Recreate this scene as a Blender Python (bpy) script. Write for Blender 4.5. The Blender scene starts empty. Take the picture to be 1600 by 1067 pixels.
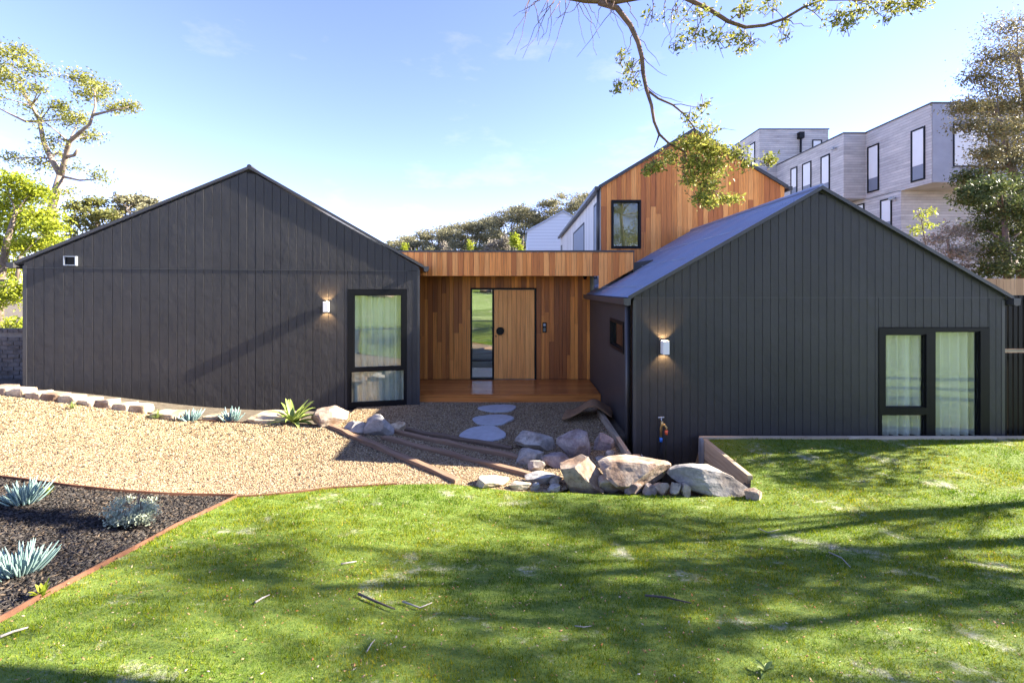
import bpy, bmesh, math, random
import numpy as np
from mathutils import Vector, Matrix
from mathutils.geometry import delaunay_2d_cdt

random.seed(7); np.random.seed(7)
R = math.radians
S = bpy.context.scene
COL = S.collection

# ------------------------------------------------------------------ camera, sky, sun, exposure
F, CX, HY, EYE = 711.1, 812.0, 451.0, 2.6
cam_d = bpy.data.cameras.new('camera'); cam = bpy.data.objects.new('camera', cam_d)
COL.objects.link(cam); S.camera = cam
cam.location = (0, 0, EYE); cam.rotation_euler = (R(90), 0, 0)
cam_d.sensor_width = 36; cam_d.lens = 16
cam_d.shift_x = (800 - CX) / 1600; cam_d.shift_y = (HY - 533.5) / 1600
cam_d.clip_start = 0.05; cam_d.clip_end = 3000

SUN_A, SUN_EL = 9.5, 28.0                       # degrees: from +X towards +Y, above the horizon
world = bpy.data.worlds.new('World'); S.world = world; world.use_nodes = True
wn, wl = world.node_tree.nodes, world.node_tree.links
wn.clear()
sky = wn.new('ShaderNodeTexSky'); sky.sky_type = 'NISHITA'; sky.sun_disc = False
sky.sun_elevation = R(SUN_EL); sky.sun_rotation = R(90 - SUN_A)
sky.air_density = 0.8; sky.dust_density = 0.0; sky.ozone_density = 4.5; sky.altitude = 600
tc = wn.new('ShaderNodeTexCoord'); mp = wn.new('ShaderNodeMapping'); mp.inputs['Scale'].default_value = (1.3, 1.3, 3.6)
nz = wn.new('ShaderNodeTexNoise'); nz.inputs['Scale'].default_value = 1.7; nz.inputs['Detail'].default_value = 7; nz.inputs['Roughness'].default_value = .62
cr = wn.new('ShaderNodeValToRGB'); cr.color_ramp.elements[0].position = .56; cr.color_ramp.elements[1].position = .95
cr.color_ramp.elements[1].color = (.14, .14, .14, 1)
mx = wn.new('ShaderNodeMixRGB'); mx.inputs[2].default_value = (9.0, 9.3, 9.8, 1)
bg = wn.new('ShaderNodeBackground'); bg.inputs[1].default_value = .086
out = wn.new('ShaderNodeOutputWorld')
wl.new(tc.outputs['Generated'], mp.inputs[0]); wl.new(mp.outputs[0], nz.inputs[0]); wl.new(nz.outputs[0], cr.inputs[0])
wl.new(cr.outputs[0], mx.inputs[0]); wl.new(sky.outputs[0], mx.inputs[1]); tint = wn.new('ShaderNodeMixRGB'); tint.blend_type = 'MULTIPLY'; tint.inputs[0].default_value = 1; tint.inputs[2].default_value = (.82, .61, .66, 1)
wl.new(mx.outputs[0], tint.inputs[1]); wl.new(tint.outputs[0], bg.inputs[0]); wl.new(bg.outputs[0], out.inputs[0])

sd = bpy.data.lights.new('sun', 'SUN'); sun = bpy.data.objects.new('sun', sd); COL.objects.link(sun)
sd.energy = 3.3; sd.angle = R(.45); sd.color = (1, .91, .76)
sdir = Vector((math.cos(R(SUN_EL)) * math.cos(R(SUN_A)), math.cos(R(SUN_EL)) * math.sin(R(SUN_A)), math.sin(R(SUN_EL))))
sun.rotation_euler = sdir.to_track_quat('Z', 'Y').to_euler(); sun.location = sdir * 60
S.view_settings.view_transform = 'Standard'; S.view_settings.look = 'None'
S.view_settings.exposure = 3.25; S.view_settings.gamma = 1.0; S.view_settings.use_curve_mapping = False
S.render.engine = 'CYCLES'

# ------------------------------------------------------------------ materials
MATS = {}
def new_mat(name):
    m = bpy.data.materials.new(name); m.use_nodes = True
    nt = m.node_tree; b = nt.nodes['Principled BSDF']
    MATS[name] = m
    return m, nt.nodes, nt.links, b

def ramp(N, stops):
    r = N.new('ShaderNodeValToRGB'); e = r.color_ramp.elements
    while len(e) < len(stops): e.new(.5)
    for i, (p, c) in enumerate(stops):
        e[i].position = p; e[i].color = (*c, 1)
    return r
def coord(N, L, kind='Object', scale=(1, 1, 1), offset_random=False):
    t = N.new('ShaderNodeTexCoord'); m = N.new('ShaderNodeMapping'); m.inputs['Scale'].default_value = scale
    src = t.outputs[kind]
    if offset_random:
        oi = N.new('ShaderNodeObjectInfo'); mu = N.new('ShaderNodeMath'); mu.operation = 'MULTIPLY'; mu.inputs[1].default_value = 37.3
        L.new(oi.outputs['Random'], mu.inputs[0])
        va = N.new('ShaderNodeVectorMath'); va.operation = 'ADD'; L.new(src, va.inputs[0]); L.new(mu.outputs[0], va.inputs[1]); src = va.outputs[0]
    L.new(src, m.inputs[0]); return m.outputs[0]
def noise(N, L, vec, scale, detail=4, rough=.55):
    n = N.new('ShaderNodeTexNoise'); n.inputs['Scale'].default_value = scale; n.inputs['Detail'].default_value = detail; n.inputs['Roughness'].default_value = rough
    if vec is not None: L.new(vec, n.inputs['Vector'])
    return n.outputs['Fac']
def mixc(N, L, fac, a, b, mode='MIX'):
    m = N.new('ShaderNodeMixRGB'); m.blend_type = mode
    for i, v in ((0, fac), (1, a), (2, b)):
        if isinstance(v, (int, float)): m.inputs[i].default_value = v
        elif isinstance(v, tuple): m.inputs[i].default_value = (*v, 1)
        else: L.new(v, m.inputs[i])
    return m.outputs[0]
def bump(N, L, h, b, strength=.3, dist=.01, prev=None):
    n = N.new('ShaderNodeBump'); n.inputs['Strength'].default_value = strength; n.inputs['Distance'].default_value = dist
    L.new(h, n.inputs['Height'])
    if prev is not None: L.new(prev, n.inputs['Normal'])
    L.new(n.outputs[0], b.inputs['Normal']); return n.outputs[0]
def rnd(N): return N.new('ShaderNodeObjectInfo').outputs['Random']

def m_plain(name, c, rough=.5, metal=0, var=.15, nscale=3, bstr=.05):
    m, N, L, b = new_mat(name)
    v = coord(N, L); n = noise(N, L, v, nscale, 5)
    r = ramp(N, [(.3, tuple(x * (1 - var) for x in c)), (.7, tuple(min(1, x * (1 + var)) for x in c))]); L.new(n, r.inputs[0])
    L.new(r.outputs[0], b.inputs['Base Color']); b.inputs['Roughness'].default_value = rough; b.inputs['Metallic'].default_value = metal
    if bstr: bump(N, L, noise(N, L, v, nscale * 14, 3), b, bstr, .004)
    return m

def m_cladding():
    m, N, L, b = new_mat('black_cladding')
    g = N.new('ShaderNodeNewGeometry').outputs['Position']
    n = noise(N, L, g, 1.3, 5); oi = rnd(N)
    c = ramp(N, [(.25, (.020, .0185, .018)), (.75, (.036, .0335, .0325))]); L.new(n, c.inputs[0])
    c2 = mixc(N, L, .25, c.outputs[0], mixc(N, L, oi, (.017, .016, .0165), (.031, .029, .030)))
    L.new(c2, b.inputs['Base Color']); b.inputs['Roughness'].default_value = .55
    mp_ = N.new('ShaderNodeMapping'); mp_.inputs['Scale'].default_value = (1, 1, .8); L.new(g, mp_.inputs[0])
    p = bump(N, L, noise(N, L, mp_.outputs[0], 7, 5, .6), b, .8, .016)
    bump(N, L, noise(N, L, g, 160, 2), b, .35, .0012, p)
def m_timber(name, cols, grain=1.0, rough=.55, wear=.0, axis='Z'):
    m, N, L, b = new_mat(name)
    sc = {'Z': (26, 26, 1.1), 'X': (1.1, 26, 26), 'Y': (26, 1.1, 26)}[axis]
    v = coord(N, L, 'Object', sc, True); n = noise(N, L, v, 1, 6, .65)
    rr = ramp(N, [(i / len(cols), c) for i, c in enumerate(cols)]); rr.color_ramp.interpolation = 'CONSTANT'; L.new(rnd(N), rr.inputs[0])
    g = ramp(N, [(.3, (.55, .5, .46)), (.48, (.9, .88, .86)), (.72, (1.14, 1.12, 1.1))]); L.new(n, g.inputs[0])
    c = mixc(N, L, grain, rr.outputs[0], g.outputs[0], 'MULTIPLY')
    v2 = coord(N, L, 'Object', tuple(x * .33 for x in sc), True); n2 = noise(N, L, v2, 2, 3)
    k = ramp(N, [(.62, (0, 0, 0)), (.75, (1, 1, 1))]); L.new(n2, k.inputs[0])
    c = mixc(N, L, k.outputs[0], c, mixc(N, L, .5, c, (.06, .03, .02), 'MIX'))
    L.new(c, b.inputs['Base Color']); b.inputs['Roughness'].default_value = rough
    bump(N, L, n, b, .25, .003)
def m_glass(name, tint=(.86, .92, .88), boost=.0):
    m, N, L, b = new_mat(name); N.remove(b)
    o = [x for x in N if x.type == 'OUTPUT_MATERIAL'][0]
    fr = N.new('ShaderNodeFresnel'); fr.inputs[0].default_value = 1.65
    gm = N.new('ShaderNodeNewGeometry'); inv = N.new('ShaderNodeMath'); inv.operation = 'SUBTRACT'; inv.inputs[0].default_value = 1; L.new(gm.outputs['Backfacing'], inv.inputs[1])
    ad = N.new('ShaderNodeMath'); ad.operation = 'ADD'; ad.inputs[1].default_value = boost; L.new(fr.outputs[0], ad.inputs[0])
    mu = N.new('ShaderNodeMath'); mu.operation = 'MULTIPLY'; L.new(ad.outputs[0], mu.inputs[0]); L.new(inv.outputs[0], mu.inputs[1])
    t = N.new('ShaderNodeBsdfTransparent'); t.inputs[0].default_value = (*tint, 1)
    g = N.new('ShaderNodeBsdfGlossy'); g.inputs['Roughness'].default_value = 0.005; g.inputs[0].default_value = (.95, .98, .96, 1)
    mixs = N.new('ShaderNodeMixShader'); L.new(mu.outputs[0], mixs.inputs[0]); L.new(t.outputs[0], mixs.inputs[1]); L.new(g.outputs[0], mixs.inputs[2]); L.new(mixs.outputs[0], o.inputs[0])
def m_leaf(name, cols, trans=.4, rough=.5):
    m, N, L, b = new_mat(name)
    at = N.new('ShaderNodeAttribute'); at.attribute_name = 'rnd'
    r = ramp(N, [(i / (len(cols) - 1), c) for i, c in enumerate(cols)]); L.new(at.outputs['Fac'], r.inputs[0])
    L.new(r.outputs[0], b.inputs['Base Color']); b.inputs['Roughness'].default_value = rough; b.inputs['Specular IOR Level'].default_value = .2
    o = [x for x in N if x.type == 'OUTPUT_MATERIAL'][0]
    tr = N.new('ShaderNodeBsdfTranslucent'); L.new(r.outputs[0], tr.inputs[0])
    ms = N.new('ShaderNodeMixShader'); ms.inputs[0].default_value = trans
    L.new(b.outputs[0], ms.inputs[1]); L.new(tr.outputs[0], ms.inputs[2]); L.new(ms.outputs[0], o.inputs[0])
def m_stone(name, cols, scale=5, bstr=.6):
    m, N, L, b = new_mat(name)
    v = coord(N, L, 'Object', (1, 1, 1), True)
    n = noise(N, L, v, scale, 8, .65)
    r = ramp(N, [(.28 + .44 * i / (len(cols) - 1), c) for i, c in enumerate(cols)]); L.new(n, r.inputs[0])
    n2 = noise(N, L, v, scale * 6, 5, .7); r2 = ramp(N, [(.3, (.62, .62, .64)), (.55, (1, 1, 1)), (.8, (1.25, 1.22, 1.18))]); L.new(n2, r2.inputs[0])
    n4 = noise(N, L, v, scale * .8, 4, .5); r4 = ramp(N, [(.38, (.55, .47, .42)), (.5, (1, 1, 1)), (.68, (.78, .80, .86))]); L.new(n4, r4.inputs[0])
    cc = mixc(N, L, .85, r.outputs[0], r2.outputs[0], 'MULTIPLY'); cc = mixc(N, L, .8, cc, r4.outputs[0], 'MULTIPLY')
    n5 = noise(N, L, v, scale * 2.2, 6, .7); r5 = ramp(N, [(.60, (0, 0, 0)), (.66, (.55, .55, .55))]); L.new(n5, r5.inputs[0]); cc = mixc(N, L, r5.outputs[0], cc, (.07, .065, .06))
    L.new(cc, b.inputs['Base Color']); b.inputs['Roughness'].default_value = .85
    p = bump(N, L, n, b, bstr, .03); bump(N, L, n2, b, .7, .008, p)

m_cladding()
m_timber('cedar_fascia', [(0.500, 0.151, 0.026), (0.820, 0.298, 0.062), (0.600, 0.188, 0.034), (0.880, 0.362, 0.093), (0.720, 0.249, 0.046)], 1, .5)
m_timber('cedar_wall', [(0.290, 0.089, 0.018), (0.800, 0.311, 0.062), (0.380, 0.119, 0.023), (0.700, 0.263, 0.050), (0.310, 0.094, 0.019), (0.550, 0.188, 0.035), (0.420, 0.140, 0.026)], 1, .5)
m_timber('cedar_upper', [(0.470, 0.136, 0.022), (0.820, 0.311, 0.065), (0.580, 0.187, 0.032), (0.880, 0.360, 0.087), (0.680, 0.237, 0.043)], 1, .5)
m_timber('door_timber', [(0.803, 0.340, 0.090), (0.865, 0.387, 0.108), (0.834, 0.364, 0.099)], .8, .4)
m_timber('deck_timber', [(0.440, 0.148, 0.035), (0.560, 0.205, 0.052), (0.480, 0.172, 0.042)], 1, .22, axis='X')
m_timber('pale_sleeper', [(.40, .32, .22), (.46, .38, .27), (.36, .29, .21)], .9, .8, axis='Y')
m_timber('pale_plank', [(.50, .40, .28), (.55, .46, .34), (.46, .37, .26)], .7, .8, axis='X')
m_timber('old_sleeper', [(0.169, 0.104, 0.063), (0.234, 0.146, 0.090), (0.143, 0.095, 0.063)], 1, .9, axis='X')
m_timber('paling', [(.52, .32, .17), (.60, .38, .21), (.46, .28, .15)], .8, .7)
m_timber('pale_cladding', [(.62, .58, .53), (.7, .66, .61), (.56, .52, .48)], .45, .7)
m_plain('black_metal', (.006, .006, .007), .45, 0, .1, 3, .02)
MATS['black_metal'].node_tree.nodes['Principled BSDF'].inputs['Specular IOR Level'].default_value = .2
m_plain('dark_trim', (.045, .044, .046), .4, .0, .1, 3, .03)
m_plain('dark_render', (.040, .038, .038), .5, .0, .12, 2, .05)
m_plain('roof_metal', (.20, .235, .33), .28, .35, .08, 2, .02)
m_plain('galvanised', (.36, .39, .43), .45, .6, .15, 8, .05)
m_plain('white_metal', (.72, .71, .69), .35, 0, .04)
m_plain('white_paint', (.72, .72, .70), .6, 0, .03)
m_plain('interior_wall', (.62, .60, .57), .8, 0, .04)
m_plain('interior_floor', (.52, .50, .47), .35, 0, .08)
m_plain('curtain_cloth', (.78, .78, .74), .9, 0, .04, 5, .05)
m_plain('blind_grey', (.18, .20, .24), .5, 0, .05)
m_plain('olive_reflection', (.30, .26, .11), .8, 0, .35, 5, .05)  # mottled olive: reflected trees put into the colour
m_plain('coir', (.22, .125, .06), .95, 0, .25, 14, .6)
m_plain('brass', (.55, .36, .14), .35, .8, .2, 20, .1)
m_plain('blue_plastic', (.03, .16, .55), .4, 0, .05)
m_plain('orange_plastic', (.65, .10, .03), .4, 0, .05)
m_plain('corten', (.14, .06, .032), .85, .1, .35, 9, .3)
m_plain('bluestone_paver', (.36, .375, .40), .6, 0, .12, 9, .25)
m_plain('mortar', (.16, .15, .14), .95, 0, .2, 12, .3)
m_plain('twig_grey', (.30, .27, .24), .9, 0, .25, 30, .3)
m_plain('twig_dark', (.075, .06, .05), .9, 0, .25, 30, .3)
m_plain('fibre_cement', (.30, .31, .35), .7, 0, .1, 1.5, .05)
m_plain('hill_scrub', (.12, .125, .07), .95, 0, .4, .5, .5)
m_plain('slate_screen', (.30, .36, .44), .4, 0, .05)
m_glass('window_glass', (.90, .92, .88), .05)
m_glass('mirror_glass', (.84, .88, .84), .15)
m_glass('house_glass', (.75, .83, .85), .30)
m_leaf('leaf_lime', [(0.136, 0.198, 0.018), (0.272, 0.324, 0.027), (0.374, 0.396, 0.036), (0.187, 0.252, 0.027)], .45)
m_leaf('leaf_olive', [(.07, .085, .025), (.15, .16, .045), (.22, .21, .06), (.10, .12, .04)], .35)
m_leaf('leaf_teatree', [(.07, .10, .025), (.19, .21, .045), (.38, .36, .07), (.11, .14, .04)], .4)
m_leaf('leaf_dark', [(.035, .05, .02), (.07, .10, .03), (.12, .14, .045), (.16, .15, .06)], .3)
m_leaf('leaf_bronze', [(.085, .08, .04), (.15, .14, .06), (.25, .205, .09), (.10, .115, .05)], .3)
m_leaf('leaf_grey', [(.16, .14, .11), (.24, .21, .17), (.30, .27, .21), (.13, .12, .09)], .25)
m_leaf('leaf_hill', [(0.108, 0.115, 0.068), (0.203, 0.196, 0.108), (0.351, 0.317, 0.176), (0.149, 0.162, 0.095)], .3)
m_leaf('leaf_agave', [(.20, .27, .06), (.34, .40, .12)], .25, .4)
m_leaf('leaf_chalk', [(0.158, 0.251, 0.237), (0.259, 0.365, 0.340), (0.216, 0.319, 0.281)], .15, .5)
m_leaf('leaf_silver', [(.30, .34, .22), (.46, .50, .36), (.38, .42, .30)], .25, .7)
m_leaf('leaf_litter', [(.12, .06, .025), (.30, .18, .08), (.45, .36, .20), (.40, .15, .04), (.55, .50, .40)], .1, .8)
m_plain('bark', (.17, .13, .10), .95, 0, .35, 12, .8)
m_plain('bark_pale', (.25, .195, .155), .95, 0, .3, 10, .8)
m_plain('bark_red', (.14, .085, .062), .95, 0, .35, 14, .8)
m_plain('bark_dark', (.15, .105, .085), .95, 0, .35, 14, .8)
m_stone('stone_granite', [(.22, .20, .18), (.36, .32, .27), (.50, .45, .38)], 4)
m_stone('stone_pale', [(.22, .21, .20), (.32, .30, .275), (.42, .39, .35)], 3)
m_stone('stone_rust', [(.14, .09, .065), (.30, .20, .13), (.40, .32, .24), (.25, .23, .215)], 4)
m_stone('stone_purple', [(.13, .095, .09), (.26, .20, .18), (.38, .33, .29)], 5)
m_stone('stone_edging', [(.36, .26, .16), (.52, .42, .28), (.62, .53, .40)], 5)
m_stone('brick_dark', [(.055, .052, .055), (.10, .092, .09), (.15, .13, .12)], 6, .3)
m_stone('brick_pale', [(.45, .43, .40), (.60, .58, .55)], 6, .3)

def m_boards_h(name):                              # far weatherboards, 4 px each in the photograph
    m, N, L, b = new_mat(name)
    g = N.new('ShaderNodeNewGeometry').outputs['Position']
    sx = N.new('ShaderNodeSeparateXYZ'); L.new(g, sx.inputs[0])
    d = N.new('ShaderNodeMath'); d.operation = 'MULTIPLY'; d.inputs[1].default_value = 7.5; L.new(sx.outputs[2], d.inputs[0])
    fl = N.new('ShaderNodeMath'); fl.operation = 'FLOOR'; L.new(d.outputs[0], fl.inputs[0])
    fr = N.new('ShaderNodeMath'); fr.operation = 'FRACT'; L.new(d.outputs[0], fr.inputs[0])
    sm = N.new('ShaderNodeMath'); sm.operation = 'ADD'; L.new(sx.outputs[0], sm.inputs[0]); L.new(sx.outputs[1], sm.inputs[1])
    s2 = N.new('ShaderNodeMath'); s2.operation = 'MULTIPLY'; s2.inputs[1].default_value = .35; L.new(sm.outputs[0], s2.inputs[0])
    s3 = N.new('ShaderNodeCombineXYZ'); L.new(s2.outputs[0], s3.inputs[0]); L.new(fl.outputs[0], s3.inputs[1])
    wn_ = noise(N, L, s3.outputs[0], 1.3, 5, .7)
    r = ramp(N, [(.3, (.33, .31, .295)), (.5, (.47, .445, .42)), (.7, (.60, .565, .52))]); L.new(wn_, r.inputs[0])
    gap = ramp(N, [(.0, (.25, .25, .25)), (.12, (1, 1, 1))]); L.new(fr.outputs[0], gap.inputs[0])
    L.new(mixc(N, L, 1, r.outputs[0], gap.outputs[0], 'MULTIPLY'), b.inputs['Base Color']); b.inputs['Roughness'].default_value = .8
    bump(N, L, gap.outputs[0], b, .6, .02)
m_boards_h('weathered_boards')
def m_white_boards():
    m, N, L, b = new_mat('white_boards')
    g = N.new('ShaderNodeNewGeometry').outputs['Position']; sx = N.new('ShaderNodeSeparateXYZ'); L.new(g, sx.inputs[0])
    d = N.new('ShaderNodeMath'); d.operation = 'MULTIPLY'; d.inputs[1].default_value = 4; L.new(sx.outputs[2], d.inputs[0])
    fr = N.new('ShaderNodeMath'); fr.operation = 'FRACT'; L.new(d.outputs[0], fr.inputs[0])
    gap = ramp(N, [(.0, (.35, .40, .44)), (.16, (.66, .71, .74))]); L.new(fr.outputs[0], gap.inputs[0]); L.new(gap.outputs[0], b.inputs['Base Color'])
    bump(N, L, gap.outputs[0], b, .5, .02)
m_white_boards()

def m_ground(name, cols, scale, bscale, bstr, bdist, patch=None):
    m, N, L, b = new_mat(name)
    g = N.new('ShaderNodeNewGeometry').outputs['Position']
    n = noise(N, L, g, scale, 6, .65)
    r = ramp(N, [(.28 + .44 * i / (len(cols) - 1), c) for i, c in enumerate(cols)]); L.new(n, r.inputs[0]); c = r.outputs[0]
    if patch:
        n3 = noise(N, L, g, patch[0] * 1.1875, 8, .78); k = ramp(N, [(patch[1], (0, 0, 0)), (patch[2], (1, 1, 1))]); L.new(n3, k.inputs[0])
        c = mixc(N, L, k.outputs[0], c, patch[3])
    L.new(c, b.inputs['Base Color']); b.inputs['Roughness'].default_value = .95
    bump(N, L, noise(N, L, g, bscale, 4, .7), b, bstr, bdist)
m_ground('dirt', [(0.060, 0.046, 0.029), (0.102, 0.081, 0.055), (0.132, 0.111, 0.078)], 9, 40, .8, .02)
m_ground('lawn_base', [(.06, .11, .010), (.12, .185, .016), (.20, .235, .035)], 26, 90, .9, .02, (1.6, .57, .70, (.50, .47, .38)))
m_ground('mulch_base', [(.018, .014, .012), (.05, .042, .038), (.10, .085, .07)], 40, 60, 1, .03)
def m_gravel():
    m, N, L, b = new_mat('gravel')
    g = N.new('ShaderNodeNewGeometry').outputs['Position']
    v = N.new('ShaderNodeTexVoronoi'); v.inputs['Scale'].default_value = 62; L.new(g, v.inputs['Vector'])
    sp = N.new('ShaderNodeSeparateColor'); L.new(v.outputs['Color'], sp.inputs[0])
    r = ramp(N, [(0, (.07, .042, .027)), (.3, (.20, .132, .08)), (.6, (.315, .225, .138)), (.85, (.44, .35, .245)), (1, (.15, .105, .072))]); L.new(sp.outputs[0], r.inputs[0])
    n = noise(N, L, g, 1.1, 4); k = ramp(N, [(.3, (.80, .76, .72)), (.7, (1.08, 1.06, 1.04))]); L.new(n, k.inputs[0])
    L.new(mixc(N, L, 1, r.outputs[0], k.outputs[0], 'MULTIPLY'), b.inputs['Base Color']); b.inputs['Roughness'].default_value = .9
    iv = N.new('ShaderNodeMath'); iv.operation = 'SUBTRACT'; iv.inputs[0].default_value = 1; L.new(v.outputs['Distance'], iv.inputs[1])
    bump(N, L, iv.outputs[0], b, 1, .012)
m_gravel()
def m_attr(name, cols, rough=.9, trans=0):
    m_leaf(name, cols, trans, rough)
m_attr('pebble', [(0.053, 0.031, 0.017), (0.216, 0.144, 0.077), (0.314, 0.231, 0.130), (0.432, 0.362, 0.239), (0.131, 0.091, 0.057), (0.354, 0.261, 0.132)], .85)
m_attr('mulch_chip', [(.008, .007, .006), (.022, .019, .018), (.036, .031, .029), (.075, .066, .058), (.015, .013, .013), (.13, .095, .065)], .6)
def m_grass():
    m, N, L, b = new_mat('grass_blade')
    at = N.new('ShaderNodeAttribute'); at.attribute_name = 'rnd'
    g = N.new('ShaderNodeNewGeometry').outputs['Position']
    r = ramp(N, [(0, (.050, .100, .002)), (.45, (.135, .205, .003)), (.8, (.23, .28, .005)), (1, (.36, .33, .03))]); L.new(at.outputs['Fac'], r.inputs[0])
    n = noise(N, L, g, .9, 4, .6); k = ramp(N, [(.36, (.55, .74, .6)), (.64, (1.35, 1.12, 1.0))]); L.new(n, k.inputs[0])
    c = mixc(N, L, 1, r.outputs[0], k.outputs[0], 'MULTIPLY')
    n2 = noise(N, L, g, 1.9, 8, .78); k2 = ramp(N, [(.57, (0, 0, 0)), (.70, (.85, .85, .85))]); L.new(n2, k2.inputs[0])
    c = mixc(N, L, k2.outputs[0], c, (.50, .47, .33))
    L.new(c, b.inputs['Base Color']); b.inputs['Roughness'].default_value = .6; b.inputs['Specular IOR Level'].default_value = .12
    o = [x for x in N if x.type == 'OUTPUT_MATERIAL'][0]
    tr = N.new('ShaderNodeBsdfTranslucent'); L.new(c, tr.inputs[0]); ms = N.new('ShaderNodeMixShader'); ms.inputs[0].default_value = .45
    L.new(b.outputs[0], ms.inputs[1]); L.new(tr.outputs[0], ms.inputs[2]); L.new(ms.outputs[0], o.inputs[0])
m_grass()
M = MATS

# ------------------------------------------------------------------ helpers
WORLD_POS = {}
def wpos(o): return WORLD_POS.get(o.name, Vector((0, 0, 0))) if o else Vector((0, 0, 0))
def tag(o, label=None, cat=None, group=None, kind=None):
    if label: o['label'] = label
    if cat: o['category'] = cat
    if group: o['group'] = group
    if kind: o['kind'] = kind
    return o
def empty(name, loc, label=None, cat=None, group=None, parent=None):
    o = bpy.data.objects.new(name, None); COL.objects.link(o)
    loc = Vector(loc); o.parent = parent; o.location = loc - wpos(parent); o.empty_display_size = .2
    WORLD_POS[o.name] = loc
    return tag(o, label, cat, group)
def link_mesh(name, me, loc, parent=None, rotz=0):
    o = bpy.data.objects.new(name, me); COL.objects.link(o)
    loc = Vector(loc); o.parent = parent; o.location = loc - wpos(parent); o.rotation_euler = (0, 0, rotz)
    WORLD_POS[o.name] = loc
    return o
class MB:
    """collects shapes in world coordinates; build() makes ONE mesh object"""
    def __init__(s): s.v = []; s.f = []
    def add(s, vs, fs):
        k = len(s.v); s.v += [tuple(x) for x in vs]; s.f += [tuple(i + k for i in f) for f in fs]; return s
    def hexa(s, a):                                  # a: 8 points, bottom ring 0-3 (ccw from above), top ring 4-7
        return s.add(a, [(3, 2, 1, 0), (4, 5, 6, 7), (0, 1, 5, 4), (1, 2, 6, 5), (2, 3, 7, 6), (3, 0, 4, 7)])
    def box(s, x0, x1, y0, y1, z0, z1):
        return s.hexa([(x0, y0, z0), (x1, y0, z0), (x1, y1, z0), (x0, y1, z0), (x0, y0, z1), (x1, y0, z1), (x1, y1, z1), (x0, y1, z1)])
    def tube(s, pts, r, n=8, cap=True):
        pts = [Vector(p) for p in pts]; rs = r if isinstance(r, (list, tuple)) else [r] * len(pts)
        k = len(s.v); up = None
        for i, p in enumerate(pts):
            d = (pts[min(i + 1, len(pts) - 1)] - pts[max(i - 1, 0)])
            d = d.normalized() if d.length > 1e-9 else Vector((0, 0, 1))
            if up is None: up = Vector((0, 0, 1)) if abs(d.z) < .9 else Vector((1, 0, 0))
            a = d.cross(up); a = a.normalized() if a.length > 1e-6 else d.orthogonal().normalized(); b_ = a.cross(d); up = b_
            for j in range(n):
                t = 2 * math.pi * j / n
                s.v.append(tuple(p + (a * math.cos(t) + b_ * math.sin(t)) * rs[i]))
        for i in range(len(pts) - 1):
            for j in range(n):
                s.f.append((k + i * n + j, k + (i + 1) * n + j, k + (i + 1) * n + (j + 1) % n, k + i * n + (j + 1) % n))
        if cap:
            s.f.append(tuple(k + j for j in range(n))); e = k + (len(pts) - 1) * n
            s.f.append(tuple(e + j for j in reversed(range(n))))
        return s
    def build(s, name, mat, parent=None, origin=None, smooth=False, label=None, cat=None, group=None, kind=None):
        if origin is None: origin = wpos(parent)
        o3 = Vector(origin)
        me = bpy.data.meshes.new(name); me.from_pydata([tuple(Vector(v) - o3) for v in s.v], [], s.f)
        me.materials.append(M[mat]); 
        if smooth: me.polygons.foreach_set('use_smooth', [True] * len(me.polygons))
        me.update()
        return tag(link_mesh(name, me, o3, parent), label, cat, group, kind)
def bevel(o, w=.006, seg=2):
    bm = bmesh.new(); bm.from_mesh(o.data); bmesh.ops.remove_doubles(bm, verts=bm.verts, dist=1e-5)
    bmesh.ops.bevel(bm, geom=list(bm.edges), offset=w, segments=seg, affect='EDGES', clamp_overlap=True); bm.to_mesh(o.data); bm.free(); return o
def np_mesh(name, v, f, mat, attr=None, smooth=False):
    """v (n,3) and f (m,k) arrays -> mesh with an optional per-vertex 'rnd' value"""
    me = bpy.data.meshes.new(name); n, k = f.shape
    me.vertices.add(len(v)); me.vertices.foreach_set('co', np.ascontiguousarray(v, dtype=np.float32).ravel())
    me.loops.add(n * k); me.loops.foreach_set('vertex_index', np.ascontiguousarray(f, dtype=np.int32).ravel())
    me.polygons.add(n); me.polygons.foreach_set('loop_start', np.arange(0, n * k, k, dtype=np.int32))
    try: me.polygons.foreach_set('loop_total', np.full(n, k, dtype=np.int32))
    except Exception: pass
    me.update(calc_edges=True)
    if attr is not None:
        a = me.attributes.new('rnd', 'FLOAT', 'POINT'); a.data.foreach_set('value', np.ascontiguousarray(attr, dtype=np.float32))
    me.materials.append(M[mat])
    if smooth: me.polygons.foreach_set('use_smooth', np.ones(n, dtype=bool))
    return me
def at(px, py, Y): return Vector(((px - CX) / F * Y, Y, EYE - (py - HY) / F * Y))

# ------------------------------------------------------------------ terrain
def ctl(px, py, z):
    Y = (EYE - z) * F / (py - HY); return ((px - CX) / F * Y, Y, z)
CP = [ctl(*c) for c in [(0, 1067, 1.0), (800, 1067, .92), (1600, 1067, .85), (0, 970, .9), (0, 755, .8), (0, 612, .79), (100, 624, .64), (225, 640, .39),
      (300, 655, .26), (400, 660, .19), (520, 668, .17), (200, 700, .57), (370, 775, .45), (520, 760, .33), (712, 752, .2), (812, 765, .12), (842, 743, .08),
      (617, 676, .06), (830, 720, .04), (795, 700, 0), (700, 640, 0), (900, 640, 0), (660, 628, 0), (800, 620, 0), (600, 690, .12), (660, 725, .18),
      (812, 900, .55), (400, 900, .7), (1200, 900, .5), (1600, 900, .5), (1100, 775, .1), (1300, 775, .17), (1600, 775, .22), (1190, 765, .14),
      (1100, 684, .17), (1350, 684, .17), (1600, 684, .17)]]
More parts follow.
